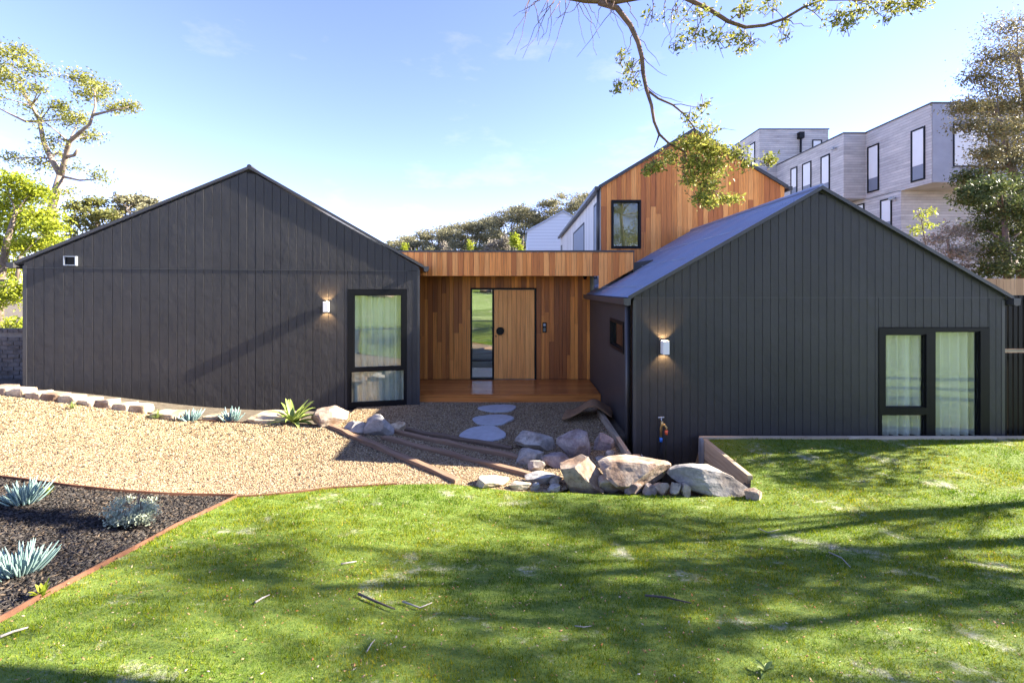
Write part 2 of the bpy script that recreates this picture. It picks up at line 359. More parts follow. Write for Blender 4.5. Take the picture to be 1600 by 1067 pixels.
CP += [(0, -3, 1.2), (-5, -3, 1.35), (5, -3, 1.15), (0, -8, 2.0), (-7, -8, 2.2), (8, -8, 2.0), (0, -14, 2.9), (-14, 6, 1.0), (-14, 0, 1.4), (-14, -8, 2.3), (12, 7, .2), (12, 2, .7), (14, -4, 1.4),
       (-9, 16, .4), (0, 16, 0), (8, 16, .2), (14, 14, .4), (18, 8, .5), (-14, 11, .8), (-4, 10.3, .0), (-9.6, 9.2, .75), (20, -12, 2.0), (-20, -12, 2.6), (-20, 8, 1.0), (0, 22, .2), (20, 22, .8), (-20, 22, .8)]
CPA = np.array(CP)
def _phi(r2): return np.where(r2 > 1e-12, .5 * r2 * np.log(np.maximum(r2, 1e-12)), 0)
_n = len(CPA); _d2 = ((CPA[:, None, :2] - CPA[None, :, :2]) ** 2).sum(-1)
_A = np.zeros((_n + 3, _n + 3)); _A[:_n, :_n] = _phi(_d2) + np.eye(_n) * .25; _A[:_n, _n] = 1; _A[:_n, _n + 1:] = CPA[:, :2]; _A[_n, :_n] = 1; _A[_n + 1:, :_n] = CPA[:, :2].T
_W = np.linalg.solve(_A, np.concatenate([CPA[:, 2], [0, 0, 0]]))
def HT(x, y):
    x = np.atleast_1d(np.asarray(x, float)); y = np.atleast_1d(np.asarray(y, float)); outz = np.empty(len(x))
    for i in range(0, len(x), 40000):
        a, b = x[i:i + 40000], y[i:i + 40000]
        ac, bc = np.clip(a, -22, 22), np.clip(b, -16, 24)
        d2 = (ac[:, None] - CPA[None, :, 0]) ** 2 + (bc[:, None] - CPA[None, :, 1]) ** 2
        z = _phi(d2) @ _W[:_n] + _W[_n] + _W[_n + 1] * ac + _W[_n + 2] * bc
        dist = np.hypot(a, b - 4); w = np.clip((dist - 14) / 20, 0, 1); w = w * w * (3 - 2 * w)
        z = z * (1 - w) + .6 * w
        z = z + .018 * np.sin(a * 1.7 + b * .9) * np.sin(b * 1.3 - a * .6) * np.clip((6.2 - b) / 2, 0, 1)
        outz[i:i + 40000] = z
    return outz
def H(x, y): return float(HT([x], [y])[0])
_YS = np.geomspace(1.0, 30, 700)
def G(px, py):
    xs = (px - CX) / F * _YS; zr = EYE - (py - HY) / F * _YS; d = zr - HT(xs, _YS)
    i = int(np.argmax(d < 0)) if (d < 0).any() else len(d) - 1
    t = d[i - 1] / (d[i - 1] - d[i]) if i > 0 and d[i - 1] != d[i] else 0
    Y = _YS[i - 1] + t * (_YS[i] - _YS[i - 1]); X = (px - CX) / F * Y
    return Vector((X, Y, H(X, Y)))
def inside(poly, x, y):
    p = np.array(poly); c = np.zeros(len(x), bool); j = len(p) - 1
    for i in range(len(p)):
        xi, yi = p[i]; xj, yj = p[j]
        if yi != yj: c ^= ((yi > y) != (yj > y)) & (x < (xj - xi) * (y - yi) / (yj - yi) + xi)
        j = i
    return c
def densify(poly, step=.2):
    o = []
    for i, a in enumerate(poly):
        b = poly[(i + 1) % len(poly)]; n = max(1, int(math.hypot(b[0] - a[0], b[1] - a[1]) / step))
        for k in range(n): o.append((a[0] + (b[0] - a[0]) * k / n, a[1] + (b[1] - a[1]) * k / n))
    return o
def zone(name, poly, mat, step=.16, dz=0):
    b = densify(poly, .25); p = np.array(b); x0, y0 = p.min(0); x1, y1 = p.max(0)
    gx, gy = np.meshgrid(np.arange(x0, x1, step), np.arange(y0, y1, step)); gx = gx.ravel() + np.random.uniform(-.03, .03, gx.size); gy = gy.ravel() + np.random.uniform(-.03, .03, gy.size)
    ok = inside(b, gx, gy); gx, gy = gx[ok], gy[ok]
    pts = [Vector(q) for q in b] + [Vector((a, c)) for a, c in zip(gx, gy)]
    v, e, f, _, _, _ = delaunay_2d_cdt(pts, [], [list(range(len(b)))], 1, 1e-5)
    a = np.array([tuple(q) for q in v]); z = HT(a[:, 0], a[:, 1]) + dz
    me = np_mesh(name, np.column_stack([a, z]), np.array([t for t in f if len(t) == 3]), mat, None, True)
    return tag(link_mesh(name, me, (0, 0, 0)), kind='structure')

def xy(px, py): g = G(px, py); return (g.x, g.y)
# left wing geometry (front wall line), needed for the beds
TH = R(12.9); WC = Vector((-2.25, 10.2, 0)); WU = Vector((-math.cos(TH), -math.sin(TH), 0)); WN = Vector((math.sin(TH), -math.cos(TH), 0))
KW = math.tan(TH) / F
def wall_s(px):                                     # distance along the left wing's front wall from its inner corner
    Z = WC.y * (1 - (CX - 655) * -KW) / (1 + (CX - px) * KW); X = (px - CX) / F * Z
    return (WC.x - X) / math.cos(TH)
def wall_pt(s, z=0, out=0): p = WC + WU * s + WN * out; return Vector((p.x, p.y, z))

edging_px = [(-160, 1060), (-80, 1015), (0, 972), (60, 938), (110, 912), (170, 880), (225, 851), (275, 823), (325, 799), (370, 777)]
EDG = [xy(*p) for p in edging_px]
lawn_top_px = [(420, 774), (470, 769), (520, 763), (570, 760), (620, 757), (670, 756), (712, 757), (745, 760), (800, 767), (870, 769), (950, 772), (1060, 774), (1172, 776)]
LTOP = [xy(*p) for p in lawn_top_px]
LAWN = EDG + LTOP + [(3.0, 5.9), (3.03, 7.34), (16, 7.34), (17, -3), (16, -12), (-16, -12), (-16, 1.0), (-6, 1.2)]
mul_px = [(325, 776), (250, 774), (180, 769), (110, 762), (50, 754), (0, 748), (-90, 738), (-160, 732)]
MTOP = [xy(*p) for p in mul_px]
MULCH = EDG + MTOP
stone_px = [(-160, 596), (-60, 606), (0, 614), (100, 627), (160, 635), (225, 645), (300, 657), (400, 662), (470, 664), (515, 667)]
STL = [xy(*p) for p in stone_px]
wc = wall_pt(wall_s(560), 0, -.2)
GRAVEL = [EDG[-1]] + MTOP + [(-13.5, MTOP[-1][1]), (-13.5, STL[0][1])] + STL + [(wc.x, wc.y), (-2.3, 10.5), (1.7, 10.6), (1.62, 9.0), (1.6, 6.6)] + LTOP[:-3][::-1]

gx = np.concatenate([-np.geomspace(900, 16.2, 26), np.arange(-16, 16.01, .2), np.geomspace(16.2, 900, 26)])
gy = np.concatenate([-np.geomspace(900, 14.2, 24), np.arange(-14, 18.01, .2), np.geomspace(18.2, 900, 26)])
XX, YY = np.meshgrid(gx, gy); zz = HT(XX.ravel(), YY.ravel()) - .05
pit = (XX.ravel() > 1.7) & (XX.ravel() < 2.94) & (YY.ravel() > 5.95) & (YY.ravel() < 7.6); zz[pit] = -.62
nx = len(gx); idx = np.arange(len(gx) * len(gy)).reshape(len(gy), nx)
ff = np.column_stack([idx[:-1, :-1].ravel(), idx[:-1, 1:].ravel(), idx[1:, 1:].ravel(), idx[1:, :-1].ravel()])
tag(link_mesh('ground', np_mesh('ground', np.column_stack([XX.ravel(), YY.ravel(), zz]), ff, 'dirt', None, True), (0, 0, 0)), kind='structure')
zone('lawn', LAWN, 'lawn_base', .18); zone('gravel_drive', GRAVEL, 'gravel', .16); zone('mulch_bed', MULCH, 'mulch_base', .14)
# wooded hill behind
mb = MB(); hx = np.linspace(-75, 60, 40); hy = np.linspace(38, 110, 20)
HV = []
def hill_z(x, y): 
    r = max(0, 1 - ((x - 25) / 65) ** 2); t = min(1, max(0, (y - 36) / 36)); return -.5 + 12.5 * r * t * t * (3 - 2 * t)
mb.add([(x, y, hill_z(x, y)) for y in hy for x in hx], [(j * 40 + i, j * 40 + i + 1, (j + 1) * 40 + i + 1, (j + 1) * 40 + i) for j in range(19) for i in range(39)])
mb.build('hill', 'hill_scrub', smooth=True, kind='structure')

# ------------------------------------------------------------------ house
house = empty('house', (0, 12, 0), 'black clad house with two gabled wings, timber entry and timber upper storey', 'house')
def board(parent, p, u, n, w, z0, zt0, zt1, th, mat, zb1=None, name='cladding_board', gap=.005):
    """upright board, its foot at p (left end), running w along u, tops zt0 / zt1, out along n"""
    u = Vector(u); n = Vector(n); zb1 = z0 if zb1 is None else zb1
    a = Vector((p[0], p[1], 0)) + u * gap / 2; b = Vector((p[0], p[1], 0)) + u * (w - gap / 2)
    c = .003
    if u.cross(n).z > 0: a, b, z0, zb1, zt0, zt1 = b, a, zb1, z0, zt1, zt0
    fr = n * th; d = (b - a).normalized() * c; Z = lambda q, z: (q.x, q.y, z)
    ai, bi, ao, bo = a, b, a + fr, b + fr
    vs = [Z(bi, zb1), Z(ai, z0), Z(ao - n * c, z0), Z(ao + d, z0), Z(bo - d, zb1), Z(bo - n * c, zb1),
          Z(bi, zt1), Z(ai, zt0), Z(ao - n * c, zt0), Z(ao + d, zt0), Z(bo - d, zt1), Z(bo - n * c, zt1)]
    fs = [tuple(reversed(range(6))), tuple(range(6, 12))] + [(i, (i + 1) % 6, 6 + (i + 1) % 6, 6 + i) for i in range(6)]
    m = MB(); m.add(vs, fs)
    return m.build(name, mat, parent, origin=((a.x + b.x) / 2, (a.y + b.y) / 2, (z0 + zt0) / 2))
def slab(mbx, a, b, z0, z1, n, t0, t1):              # upright panel from a to b (xy), between offsets t0 < t1 along n
    a = Vector((a[0], a[1], 0)); b = Vector((b[0], b[1], 0)); n = Vector(n)
    q = [a + n * t1, b + n * t1, b + n * t0, a + n * t0]
    if (b - a).cross(n).z > 0: q = [q[1], q[0], q[3], q[2]]
    return mbx.hexa([(p.x, p.y, z0) for p in q] + [(p.x, p.y, z1) for p in q])
def curtain(parent, a, u, n, w, z0, z1, back, waves=.17, amp=.062):
    k = int(w / .012); u = Vector(u); n = Vector(n); a = Vector((a[0], a[1], 0)); rows = 2; ph = random.random() * 6
    v = []
    for zz_ in (z0, z1):
        for i in range(k + 1):
            t = w * i / k; d = amp * (math.sin(t / waves * 6.283 + ph + .8 * math.sin(t * 5)) + .35 * math.sin(t / waves * 14.5))
            p = a + u * t + n * (-back + d * (1 if zz_ == z0 else .8)); v.append((p.x, p.y, zz_))
    m = MB(); m.add(v, [(i, i + 1, k + 2 + i, k + 1 + i) for i in range(k)])
    return m.build('curtain', 'curtain_cloth', parent, smooth=True)
def window(parent, a, u, n, w, z0, z1, panes, proud=.004, depth=.09, curt=True, glass='window_glass', label=None):
    """panes: (s0, s1, z0, z1); frame fills the rest"""
    wn_ = empty('window', (a[0], a[1], z0), parent=parent)
    if label: wn_['label'] = label
    a = Vector((a[0], a[1], 0)); u = Vector(u); n = Vector(n)
    xs = sorted({0, w, *[p[0] for p in panes], *[p[1] for p in panes]}); zs = sorted({z0, z1, *[p[2] for p in panes], *[p[3] for p in panes]})
    m = MB()
    for i in range(len(xs) - 1):
        for j in range(len(zs) - 1):
            cx, cz = (xs[i] + xs[i + 1]) / 2, (zs[j] + zs[j + 1]) / 2
            if any(p[0] < cx < p[1] and p[2] < cz < p[3] for p in panes): continue
            slab(m, a + u * xs[i], a + u * xs[i + 1], zs[j], zs[j + 1], n, -depth, proud)
    m.build('frame', 'black_metal', wn_)
    for p in panes:
        g = MB(); slab(g, a + u * (p[0] - .005), a + u * (p[1] + .005), p[2] - .005, p[3] + .005, n, -.05, -.044); g.build('pane', glass, wn_)
        s = MB(); e = .018                               # sash bead round the pane
        for (q0, q1, r0, r1) in ((p[0], p[1], p[2], p[2] + e), (p[0], p[1], p[3] - e, p[3]), (p[0], p[0] + e, p[2] + e, p[3] - e), (p[1] - e, p[1], p[2] + e, p[3] - e)):
            slab(s, a + u * q0, a + u * q1, r0, r1, n, -.042, -.015)
        s.build('sash', 'black_metal', wn_)
    if curt: curtain(wn_, a + u * .03, u, n, w - .06, z0 + .03, z1 - .03, .2)
    return wn_

# --- left wing
SL = (wall_s(37)); SP = wall_s(390); EZ = 3.09; PZ = 5.05
def rake(s): return EZ + (PZ - EZ) * (s / SP if s < SP else (SL - s) / (SL - SP))
ws0, ws1 = wall_s(635.5), wall_s(543); wz0, wz1 = .02, 2.575
lw = empty('gable_wall', wall_pt(SL / 2, 0, 0), parent=house)
m = MB()                                             # backing behind the boards
for (s0, s1, a0, a1) in ((0, ws0, -.3, EZ - .02), (ws0, ws1, wz1, EZ - .02), (ws1, SL, -.3, EZ - .02), (ws0, ws1, -.3, wz0)):
    slab(m, wall_pt(s0), wall_pt(s1), a0, a1, WN, -.14, -.022)
pa = [wall_pt(0, EZ - .02, -.022), wall_pt(SL, EZ - .02, -.022), wall_pt(SP, PZ - .03, -.022)]; pb = [p - WN * .118 for p in pa]
m.add(pa + pb, [(0, 2, 1), (3, 4, 5), (0, 3, 5, 2), (2, 5, 4, 1), (0, 1, 4, 3)])
m.build('wall_backing', 'black_metal', lw)
FZ = 2.99                                            # flashing height
nb = 46; bw = SL / nb
for i in range(nb):
    s = i * bw; th = .0225 + random.uniform(-.0006, .0006); p = wall_pt(s, 0, -.022)
    r0, r1 = rake(s), rake(s + bw)
    if s < SP < s + bw: r0 = r1 = min(r0, r1)
    segs = []
    zl0, zl1 = -.28, FZ
    lo, hi = s, s + bw
    if hi > ws0 and lo < ws1:                         # board meets the window
        if lo < ws0 - .02: board(lw, p, WU, WN, ws0 - lo, zl0, zl1, zl1, th, 'black_cladding')
        if hi > ws1 + .02: board(lw, wall_pt(ws1, 0, -.022), WU, WN, hi - ws1, zl0, zl1, zl1, th, 'black_cladding')
        c0, c1 = max(lo, ws0), min(hi, ws1)
        if c1 - c0 > .02: board(lw, wall_pt(c0, 0, -.022), WU, WN, c1 - c0, wz1 + .012, zl1, zl1, th, 'black_cladding')
    else: board(lw, p, WU, WN, bw, zl0, zl1, zl1, th, 'black_cladding')
    if min(r0, r1) > FZ + .06: board(lw, p, WU, WN, bw, FZ + .012, r0 - .01, r1 - .01, th, 'black_cladding')
    elif max(r0, r1) > FZ + .03: board(lw, p, WU, WN, bw, FZ + .012, max(r0 - .01, FZ + .02), max(r1 - .01, FZ + .02), th, 'black_cladding')
m = MB(); slab(m, wall_pt(.25), wall_pt(SL - .02), FZ - .004, FZ + .009, WN, -.02, .009); m.build('flashing', 'dark_trim', lw)
m = MB(); slab(m, wall_pt(SL - .05), wall_pt(SL + .012), -.28, EZ - .06, WN, -.06, .006); m.build('corner_trim', 'dark_trim', lw)
m = MB(); slab(m, wall_pt(-.012), wall_pt(.04), -.28, EZ - .06, WN, -.06, .006); m.build('corner_trim', 'dark_trim', lw)
Ww, Wh = ws1 - ws0, wz1
d_ = (635.5 - 543)
def fs_(px): return ws1 - wall_s(px)                  # along the window from its left end
# window runs left to right: direction -WU
window(lw, wall_pt(ws1), -WU, WN, Ww, wz0, wz1, [(.13, Ww - .11, .87, wz1 - .11), (.06, Ww - .05, .11, .80)], proud=.003, glass='mirror_glass', label='tall dark framed two pane window with sheer curtains in the gable')
DB = 9.0
mb = MB(); back = -WN
for s in (.03, SL - .13):
    a = wall_pt(s, 0, -.16); b = a + back * DB; slab(mb, a, b, -.3, EZ - .05, WU, 0, .1)
a = wall_pt(0, 0, -DB); b = wall_pt(SL, 0, -DB); slab(mb, a, b, -.3, EZ - .05, WN, -.1, 0)
mb.build('side_wall', 'dark_render', house)
m = MB(); pf = [wall_pt(.15, -.02, -.2), wall_pt(SL - .15, -.02, -.2), wall_pt(SL - .15, -.02, -DB + .1), wall_pt(.15, -.02, -DB + .1)]
m.add(pf + [p - Vector((0, 0, .1)) for p in pf], [(0, 1, 2, 3), (7, 6, 5, 4)]); m.build('floor_slab', 'interior_floor', house)
roofL = empty('roof', wall_pt(SP, PZ, 0), parent=house)
for side in (0, 1):
    s_e = -.10 if side == 0 else SL + .12
    sl = (PZ - EZ) / (SP if side == 0 else (SL - SP)); ze = PZ + .03 - abs(s_e - SP) * sl
    m = MB(); q = []
    for (s, z) in ((s_e, ze), (SP, PZ + .03)):
        for o_ in (.030, -DB): q.append(wall_pt(s, z, o_))
    t = Vector((0, 0, .045)); m.add([q[0], q[2], q[3], q[1], q[0] + t, q[2] + t, q[3] + t, q[1] + t], [(3, 2, 1, 0), (4, 5, 6, 7), (0, 1, 5, 4), (1, 2, 6, 5), (2, 3, 7, 6), (3, 0, 4, 7)])
    m.build('roof_sheet', 'roof_metal', roofL)
    m = MB(); p0, p1 = wall_pt(s_e, ze - .005, .034), wall_pt(SP, PZ + .025, .034); up = Vector((0, 0, .062)); bk = -WN * .03
    m.add([p0, p1, p1 + bk, p0 + bk, p0 + up, p1 + up, p1 + bk + up, p0 + bk + up], [(3, 2, 1, 0), (4, 5, 6, 7), (0, 1, 5, 4), (1, 2, 6, 5), (2, 3, 7, 6), (3, 0, 4, 7)]); m.build('barge_board', 'dark_trim', roofL)
    m = MB(); g0 = wall_pt(s_e, ze - .0, .06); g1 = wall_pt(s_e, ze, -DB); dirs = -WU if side == 0 else WU
    prof = [(0, .03), (0, -.07), (.05, -.085), (.1, -.06), (.115, .03), (.105, .03), (.09, -.05), (.05, -.073), (.012, -.06), (.012, .03)]
    n_ = len(prof); v = [tuple(g + dirs * p[0] + Vector((0, 0, p[1]))) for g in (g0, g1) for p in prof]
    m.add(v, [(i, (i + 1) % n_, n_ + (i + 1) % n_, n_ + i) for i in range(n_)] + [(0, 1, 2, 3, 4)]); m.build('gutter', 'dark_trim', roofL)
m = MB(); m.tube([wall_pt(SP, PZ + .075, .03), wall_pt(SP, PZ + .075, -DB)], .045, 8); m.build('ridge_cap', 'dark_trim', roofL)
# --- wall vent box, top left of the gable
s = wall_s(112); m = MB(); z = 3.13
vt = empty('exhaust_vent', wall_pt(s, z), parent=house)
for (a0, a1, b0, b1) in ((-.10, .10, z - .09, z - .075), (-.10, .10, z + .075, z + .09), (-.10, -.085, z - .075, z + .075), (.085, .10, z - .075, z + .075)):
    slab(m, wall_pt(s + a0), wall_pt(s + a1), b0, b1, WN, .001, .06)
m.build('vent_hood', 'galvanised', vt)
m = MB(); slab(m, wall_pt(s - .084), wall_pt(s + .084), z - .074, z + .074, WN, .0, .02); m.build('vent_grille', 'black_metal', vt)

# --- right wing
RX0, RX1, RY = 1.88, 7.98, 7.5; RXP = 4.95; REZ, RPZ = 2.47, 4.22; NF = Vector((0, -1, 0)); UX = Vector((1, 0, 0)); RFZ = 2.45
def rrake(x): return REZ + (RPZ - REZ) * ((x - RX0) / (RXP - RX0) if x < RXP else (RX1 - x) / (RX1 - RXP))
rw = empty('gable_wall', (RXP, RY, 0), parent=house)
wx0, wx1, wz0r, wz1r = 5.915, 7.735, .10, 1.955
m = MB()
for (x0, x1, a0, a1) in ((RX0, wx0, -.8, REZ - .02), (wx0, wx1, wz1r, REZ - .02), (wx1, RX1, -.8, REZ - .02), (wx0, wx1, -.8, wz0r)):
    m.box(x0, x1, RY + .022, RY + .14, a0, a1)
pa = [(RX0, RY + .022, REZ - .02), (RX1, RY + .022, REZ - .02), (RXP, RY + .022, RPZ - .03)]; pb = [(p[0], p[1] + .118, p[2]) for p in pa]
m.add(pa + pb, [(0, 1, 2), (5, 4, 3), (2, 5, 3, 0), (1, 4, 5, 2), (0, 3, 4, 1)]); m.build('wall_backing', 'black_metal', rw)
nb = 46; bw = (RX1 - RX0) / nb
for i in range(nb):
    lo = RX0 + i * bw; hi = lo + bw; th = .0225 + random.uniform(-.0012, .0012); r0, r1 = rrake(lo), rrake(hi)
    if lo < RXP < hi: r0 = r1 = min(r0, r1)
    P_ = lambda x: (x, RY + .022)
    if hi > wx0 and lo < wx1:
        if lo < wx0 - .02: board(rw, P_(lo), UX, NF, wx0 - lo, -.75, RFZ, RFZ, th, 'black_cladding')
        if hi > wx1 + .02: board(rw, P_(wx1), UX, NF, hi - wx1, -.75, RFZ, RFZ, th, 'black_cladding')
        c0, c1 = max(lo, wx0), min(hi, wx1)
        if c1 - c0 > .02: board(rw, P_(c0), UX, NF, c1 - c0, wz1r + .012, RFZ, RFZ, th, 'black_cladding')
    else: board(rw, P_(lo), UX, NF, bw, -.75, RFZ, RFZ, th, 'black_cladding')
    if max(r0, r1) > RFZ + .05: board(rw, P_(lo), UX, NF, bw, RFZ + .012, max(r0 - .01, RFZ + .02), max(r1 - .01, RFZ + .02), th, 'black_cladding')
m = MB(); m.box(RX0, RX1, RY - .009, RY + .02, RFZ - .004, RFZ + .009); m.build('flashing', 'dark_trim', rw)
m = MB(); m.box(RX0 - .012, RX0 + .04, RY - .006, RY + .06, -.75, REZ - .06); m.build('corner_trim', 'dark_trim', rw)
m = MB(); m.box(RX1 - .04, RX1 + .012, RY - .006, RY + .06, -.75, REZ - .06); m.build('corner_trim', 'dark_trim', rw)
window(rw, (wx0, RY), UX, NF, wx1 - wx0, wz0r, wz1r, [(.11, .78, .64, 1.85), (.05, .78, .15, .53), (.93, 1.67, .15, 1.90)], proud=.012, label='wide black framed three pane window with sheer curtains')
# side walls with the little side window
sw0, sw1, sz0, sz1 = 8.2, 9.42, 1.42, 2.0
m = MB(); x0, x1 = RX0, RX0 + .12
for (y0, y1, a0, a1) in ((RY + .14, sw0, -.8, REZ - .03), (sw0, sw1, sz1, REZ - .03), (sw0, sw1, -.8, sz0), (sw1, 18, -.8, REZ - .03)): m.box(x0, x1, y0, y1, a0, a1)
m.build('side_wall', 'dark_render', house)
window(house, (RX0, sw1), (0, -1, 0), (-1, 0, 0), sw1 - sw0, sz0, sz1, [(.06, sw1 - sw0 - .06, sz0 + .06, sz1 - .06)], proud=.02, curt=False, glass='house_glass', label='small black framed window in the dark side wall')
m = MB(); m.box(RX1 - .12, RX1, RY + .14, 18, -.8, REZ - .03); m.box(RX0 + .12, RX1 - .12, 17.9, 18, -.8, REZ - .03); m.build('side_wall', 'dark_render', house)
m = MB(); m.box(RX0 + .12, RX1 - .12, RY + .14, 17.9, -.2, -.02); m.build('floor_slab', 'interior_floor', house)
roofR = empty('roof', (RXP, RY, RPZ), parent=house)
for side in (0, 1):
    xe = RX0 - .10 if side == 0 else RX1 + .10; sl = (RPZ - REZ) / ((RXP - RX0) if side == 0 else (RX1 - RXP))
    ze = RPZ + .04 - abs(xe - RXP) * sl; y0, y1 = RY - .05, 13.18
    ny = int((y1 - y0) / .0125); nu = Vector((-(RPZ + .04 - ze), 0, -(xe - RXP) * (-1 if True else 1))).normalized()
    up = Vector((-(RPZ + .04 - ze) * (1 if xe > RXP else -1) * -1, 0, abs(xe - RXP))).normalized()
    v = []
    for j in range(ny + 1):
        y = y0 + (y1 - y0) * j / ny; d = .010 * math.cos((y - y0) / .076 * 2 * math.pi)
        for (x, z) in ((xe, ze), (RXP, RPZ + .04)): v.append((x + up.x * d, y, z + up.z * d))
    fs = [(2 * j, 2 * j + 1, 2 * j + 3, 2 * j + 2) for j in range(ny)]
    m = MB(); m.add(v, fs if side == 1 else [tuple(reversed(f)) for f in fs]); m.build('roof_sheet', 'roof_metal', roofR, smooth=True)
    m = MB(); z_ = .03                                   # underlay so that the roof has body
    m.hexa([(xe, y0 + .06, ze - .06), (RXP, y0 + .06, RPZ - .02), (RXP, y1, RPZ - .02), (xe, y1, ze - .06), (xe, y0 + .06, ze - .02), (RXP, y0 + .06, RPZ + .02), (RXP, y1, RPZ + .02), (xe, y1, ze - .02)]); m.build('roof_deck', 'dark_trim', roofR)
    m = MB(); a, b = (xe, ze), (RXP, RPZ + .04); yb = RY - .055
    m.hexa([(a[0], yb - .012, a[1] - .035), (b[0], yb - .012, b[1] - .035), (b[0], yb + .03, b[1] - .035), (a[0], yb + .03, a[1] - .035), (a[0], yb - .012, a[1] + .025), (b[0], yb - .012, b[1] + .025), (b[0], yb + .03, b[1] + .025), (a[0], yb + .03, a[1] + .025)])
    m.build('barge_board', 'dark_trim', roofR)
    m = MB(); prof = [(0, .02), (0, -.09), (.05, -.105), (.105, -.09), (.115, .02), (.105, .02), (.095, -.08), (.05, -.093), (.012, -.08), (.012, .02)]; n_ = len(prof); sg = -1 if side == 0 else 1
    v = [(xe + sg * (p[0] - .03), yy, ze - .03 + p[1]) for yy in (RY - .09, 13.1) for p in prof]
    m.add(v, [(i, (i + 1) % n_, n_ + (i + 1) % n_, n_ + i) for i in range(n_)] + [(0, 1, 2, 3, 4)]); m.build('gutter', 'dark_trim', roofR)
m = MB(); m.tube([(RXP, RY - .06, RPZ + .05), (RXP, 13.1, RPZ + .05)], .05, 8); m.build('ridge_cap', 'roof_metal', roofR)
m = MB()                                              # rows of roofing screws
for t in (.08, .36, .62, .88):
    for j in range(0, 74):
        y = RY + .03 + j * .076; x = RX0 - .1 + (RXP - RX0 + .1) * t; z = REZ + .005 + (RPZ + .04 - REZ) * t + .018
        if random.random() < .8: m.box(x - .007, x + .007, y - .007, y + .007, z - .004, z + .009)
m.build('roof_screws', 'galvanised', roofR, kind='stuff')
m = MB(); m.tube([(RX0 - .06, RY + .16, REZ - .12), (RX0 - .06, RY + .16, -.7)], .05, 12); m.build('downpipe', 'dark_trim', house, smooth=True)
m = MB(); m.tube([(RX0 - .075, RY + .05, REZ - .12), (RX0 - .075, RY + .05, -.7)], .018, 8); m.build('conduit', 'black_metal', house, smooth=True)

# --- entry: back wall, door, soffit, fascia, deck
EY = 12.15; DZ = .18
ew = empty('entry_wall', (0, EY, DZ), parent=house)
dx0, dx1, dz1 = -1.315, .445, 2.615; EX0, EX1, ETOP = -2.78, RX0 - .004, 2.94
m = MB()
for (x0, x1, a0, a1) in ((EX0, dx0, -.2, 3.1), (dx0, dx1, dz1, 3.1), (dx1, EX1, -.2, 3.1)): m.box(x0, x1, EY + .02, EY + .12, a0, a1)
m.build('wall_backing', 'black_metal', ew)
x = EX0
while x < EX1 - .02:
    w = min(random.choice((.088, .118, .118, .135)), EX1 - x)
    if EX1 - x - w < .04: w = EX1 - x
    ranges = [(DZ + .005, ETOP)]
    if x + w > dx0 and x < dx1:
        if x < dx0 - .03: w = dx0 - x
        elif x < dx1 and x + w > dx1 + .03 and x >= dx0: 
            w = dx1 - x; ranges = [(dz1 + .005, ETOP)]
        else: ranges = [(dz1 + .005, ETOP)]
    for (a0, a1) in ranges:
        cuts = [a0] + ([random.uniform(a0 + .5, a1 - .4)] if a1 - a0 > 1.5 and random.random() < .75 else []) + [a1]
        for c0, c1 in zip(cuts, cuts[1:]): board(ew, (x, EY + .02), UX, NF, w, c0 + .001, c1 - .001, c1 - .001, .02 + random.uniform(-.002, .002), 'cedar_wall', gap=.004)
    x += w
dr = empty('door', (-.15, EY, DZ), parent=house); fy0, fy1 = EY - .02, EY + .12
m = MB()
for (x0, x1, a0, a1) in ((dx0, dx1, dz1 - .045, dz1), (dx0, dx0 + .04, DZ, dz1 - .045), (dx1 - .045, dx1, DZ, dz1 - .045), (-.735, -.69, DZ, dz1 - .045), (dx0 + .04, -.735, .665, .70), (dx0 + .04, -.735, DZ, DZ + .045)): m.box(x0, x1, fy0, fy1, a0, a1)
m.build('frame', 'black_metal', dr)
m = MB(); m.box(dx0 + .035, -.73, EY + .03, EY + .036, .70, dz1 - .05); m.build('pane', 'house_glass', dr)
m = MB(); m.box(dx0 + .035, -.73, EY + .03, EY + .036, DZ + .04, .67); m.build('pane', 'house_glass', dr)
nd = 9; lw_ = (.395 + .685) / nd
m = MB(); m.box(-.687, .397, EY + .03, EY + .08, DZ + .012, dz1 - .05); m.build('door_leaf', 'black_metal', dr)
for i in range(nd):
    board(dr, (-.686 + i * lw_, EY + .03), UX, NF, lw_, DZ + .012, dz1 - .05, dz1 - .05, .022 + random.uniform(-.0005, .0005), 'door_timber', name='plank', gap=.003)
m = MB(); hc = Vector((-.52, EY + .01, 1.47)); m.tube([hc, hc + NF * .05], .03, 12); m.tube([hc + NF * .05, hc + NF * .062, hc + NF * .075], [.105, .105, .1], 28); m.build('pull_handle', 'black_metal', dr)
m = MB(); hc = Vector((-.635, EY + .008, 1.33)); m.tube([hc, hc + NF * .015], .018, 12); m.build('lock', 'black_metal', dr)
FY = 10.75; fz0, fz1 = 2.90, 3.49; FX0, FX1 = -2.86, 2.69
en = empty('entry_roof', (0, FY, fz1), parent=house)
m = MB(); m.box(FX0, RX0, FY + .03, EY + .11, 2.955, 3.44); m.box(RX0, FX1 - .004, FY + .03, EY + .11, 3.05, 3.44); m.build('roof_slab', 'dark_trim', en)
x = FX0; roofz = lambda x: REZ + .13 + (x - RX0) * .57
while x < FX1 - .02:
    w = min(random.choice((.09, .118, .118, .135, .15)), FX1 - x)
    if FX1 - x - w < .05: w = FX1 - x
    if x < RX0 - .02 < x + w - .02: w = RX0 - .02 - x
    zb0, zb1 = (fz0, fz0) if x + w <= RX0 + .01 else (roofz(x), roofz(x + w))
    board(en, (x, FY + .03), UX, NF, w, zb0, fz1 - .03, fz1 - .03, .02 + random.uniform(-.001, .001), 'cedar_fascia', zb1=zb1, gap=.004)
    x += w
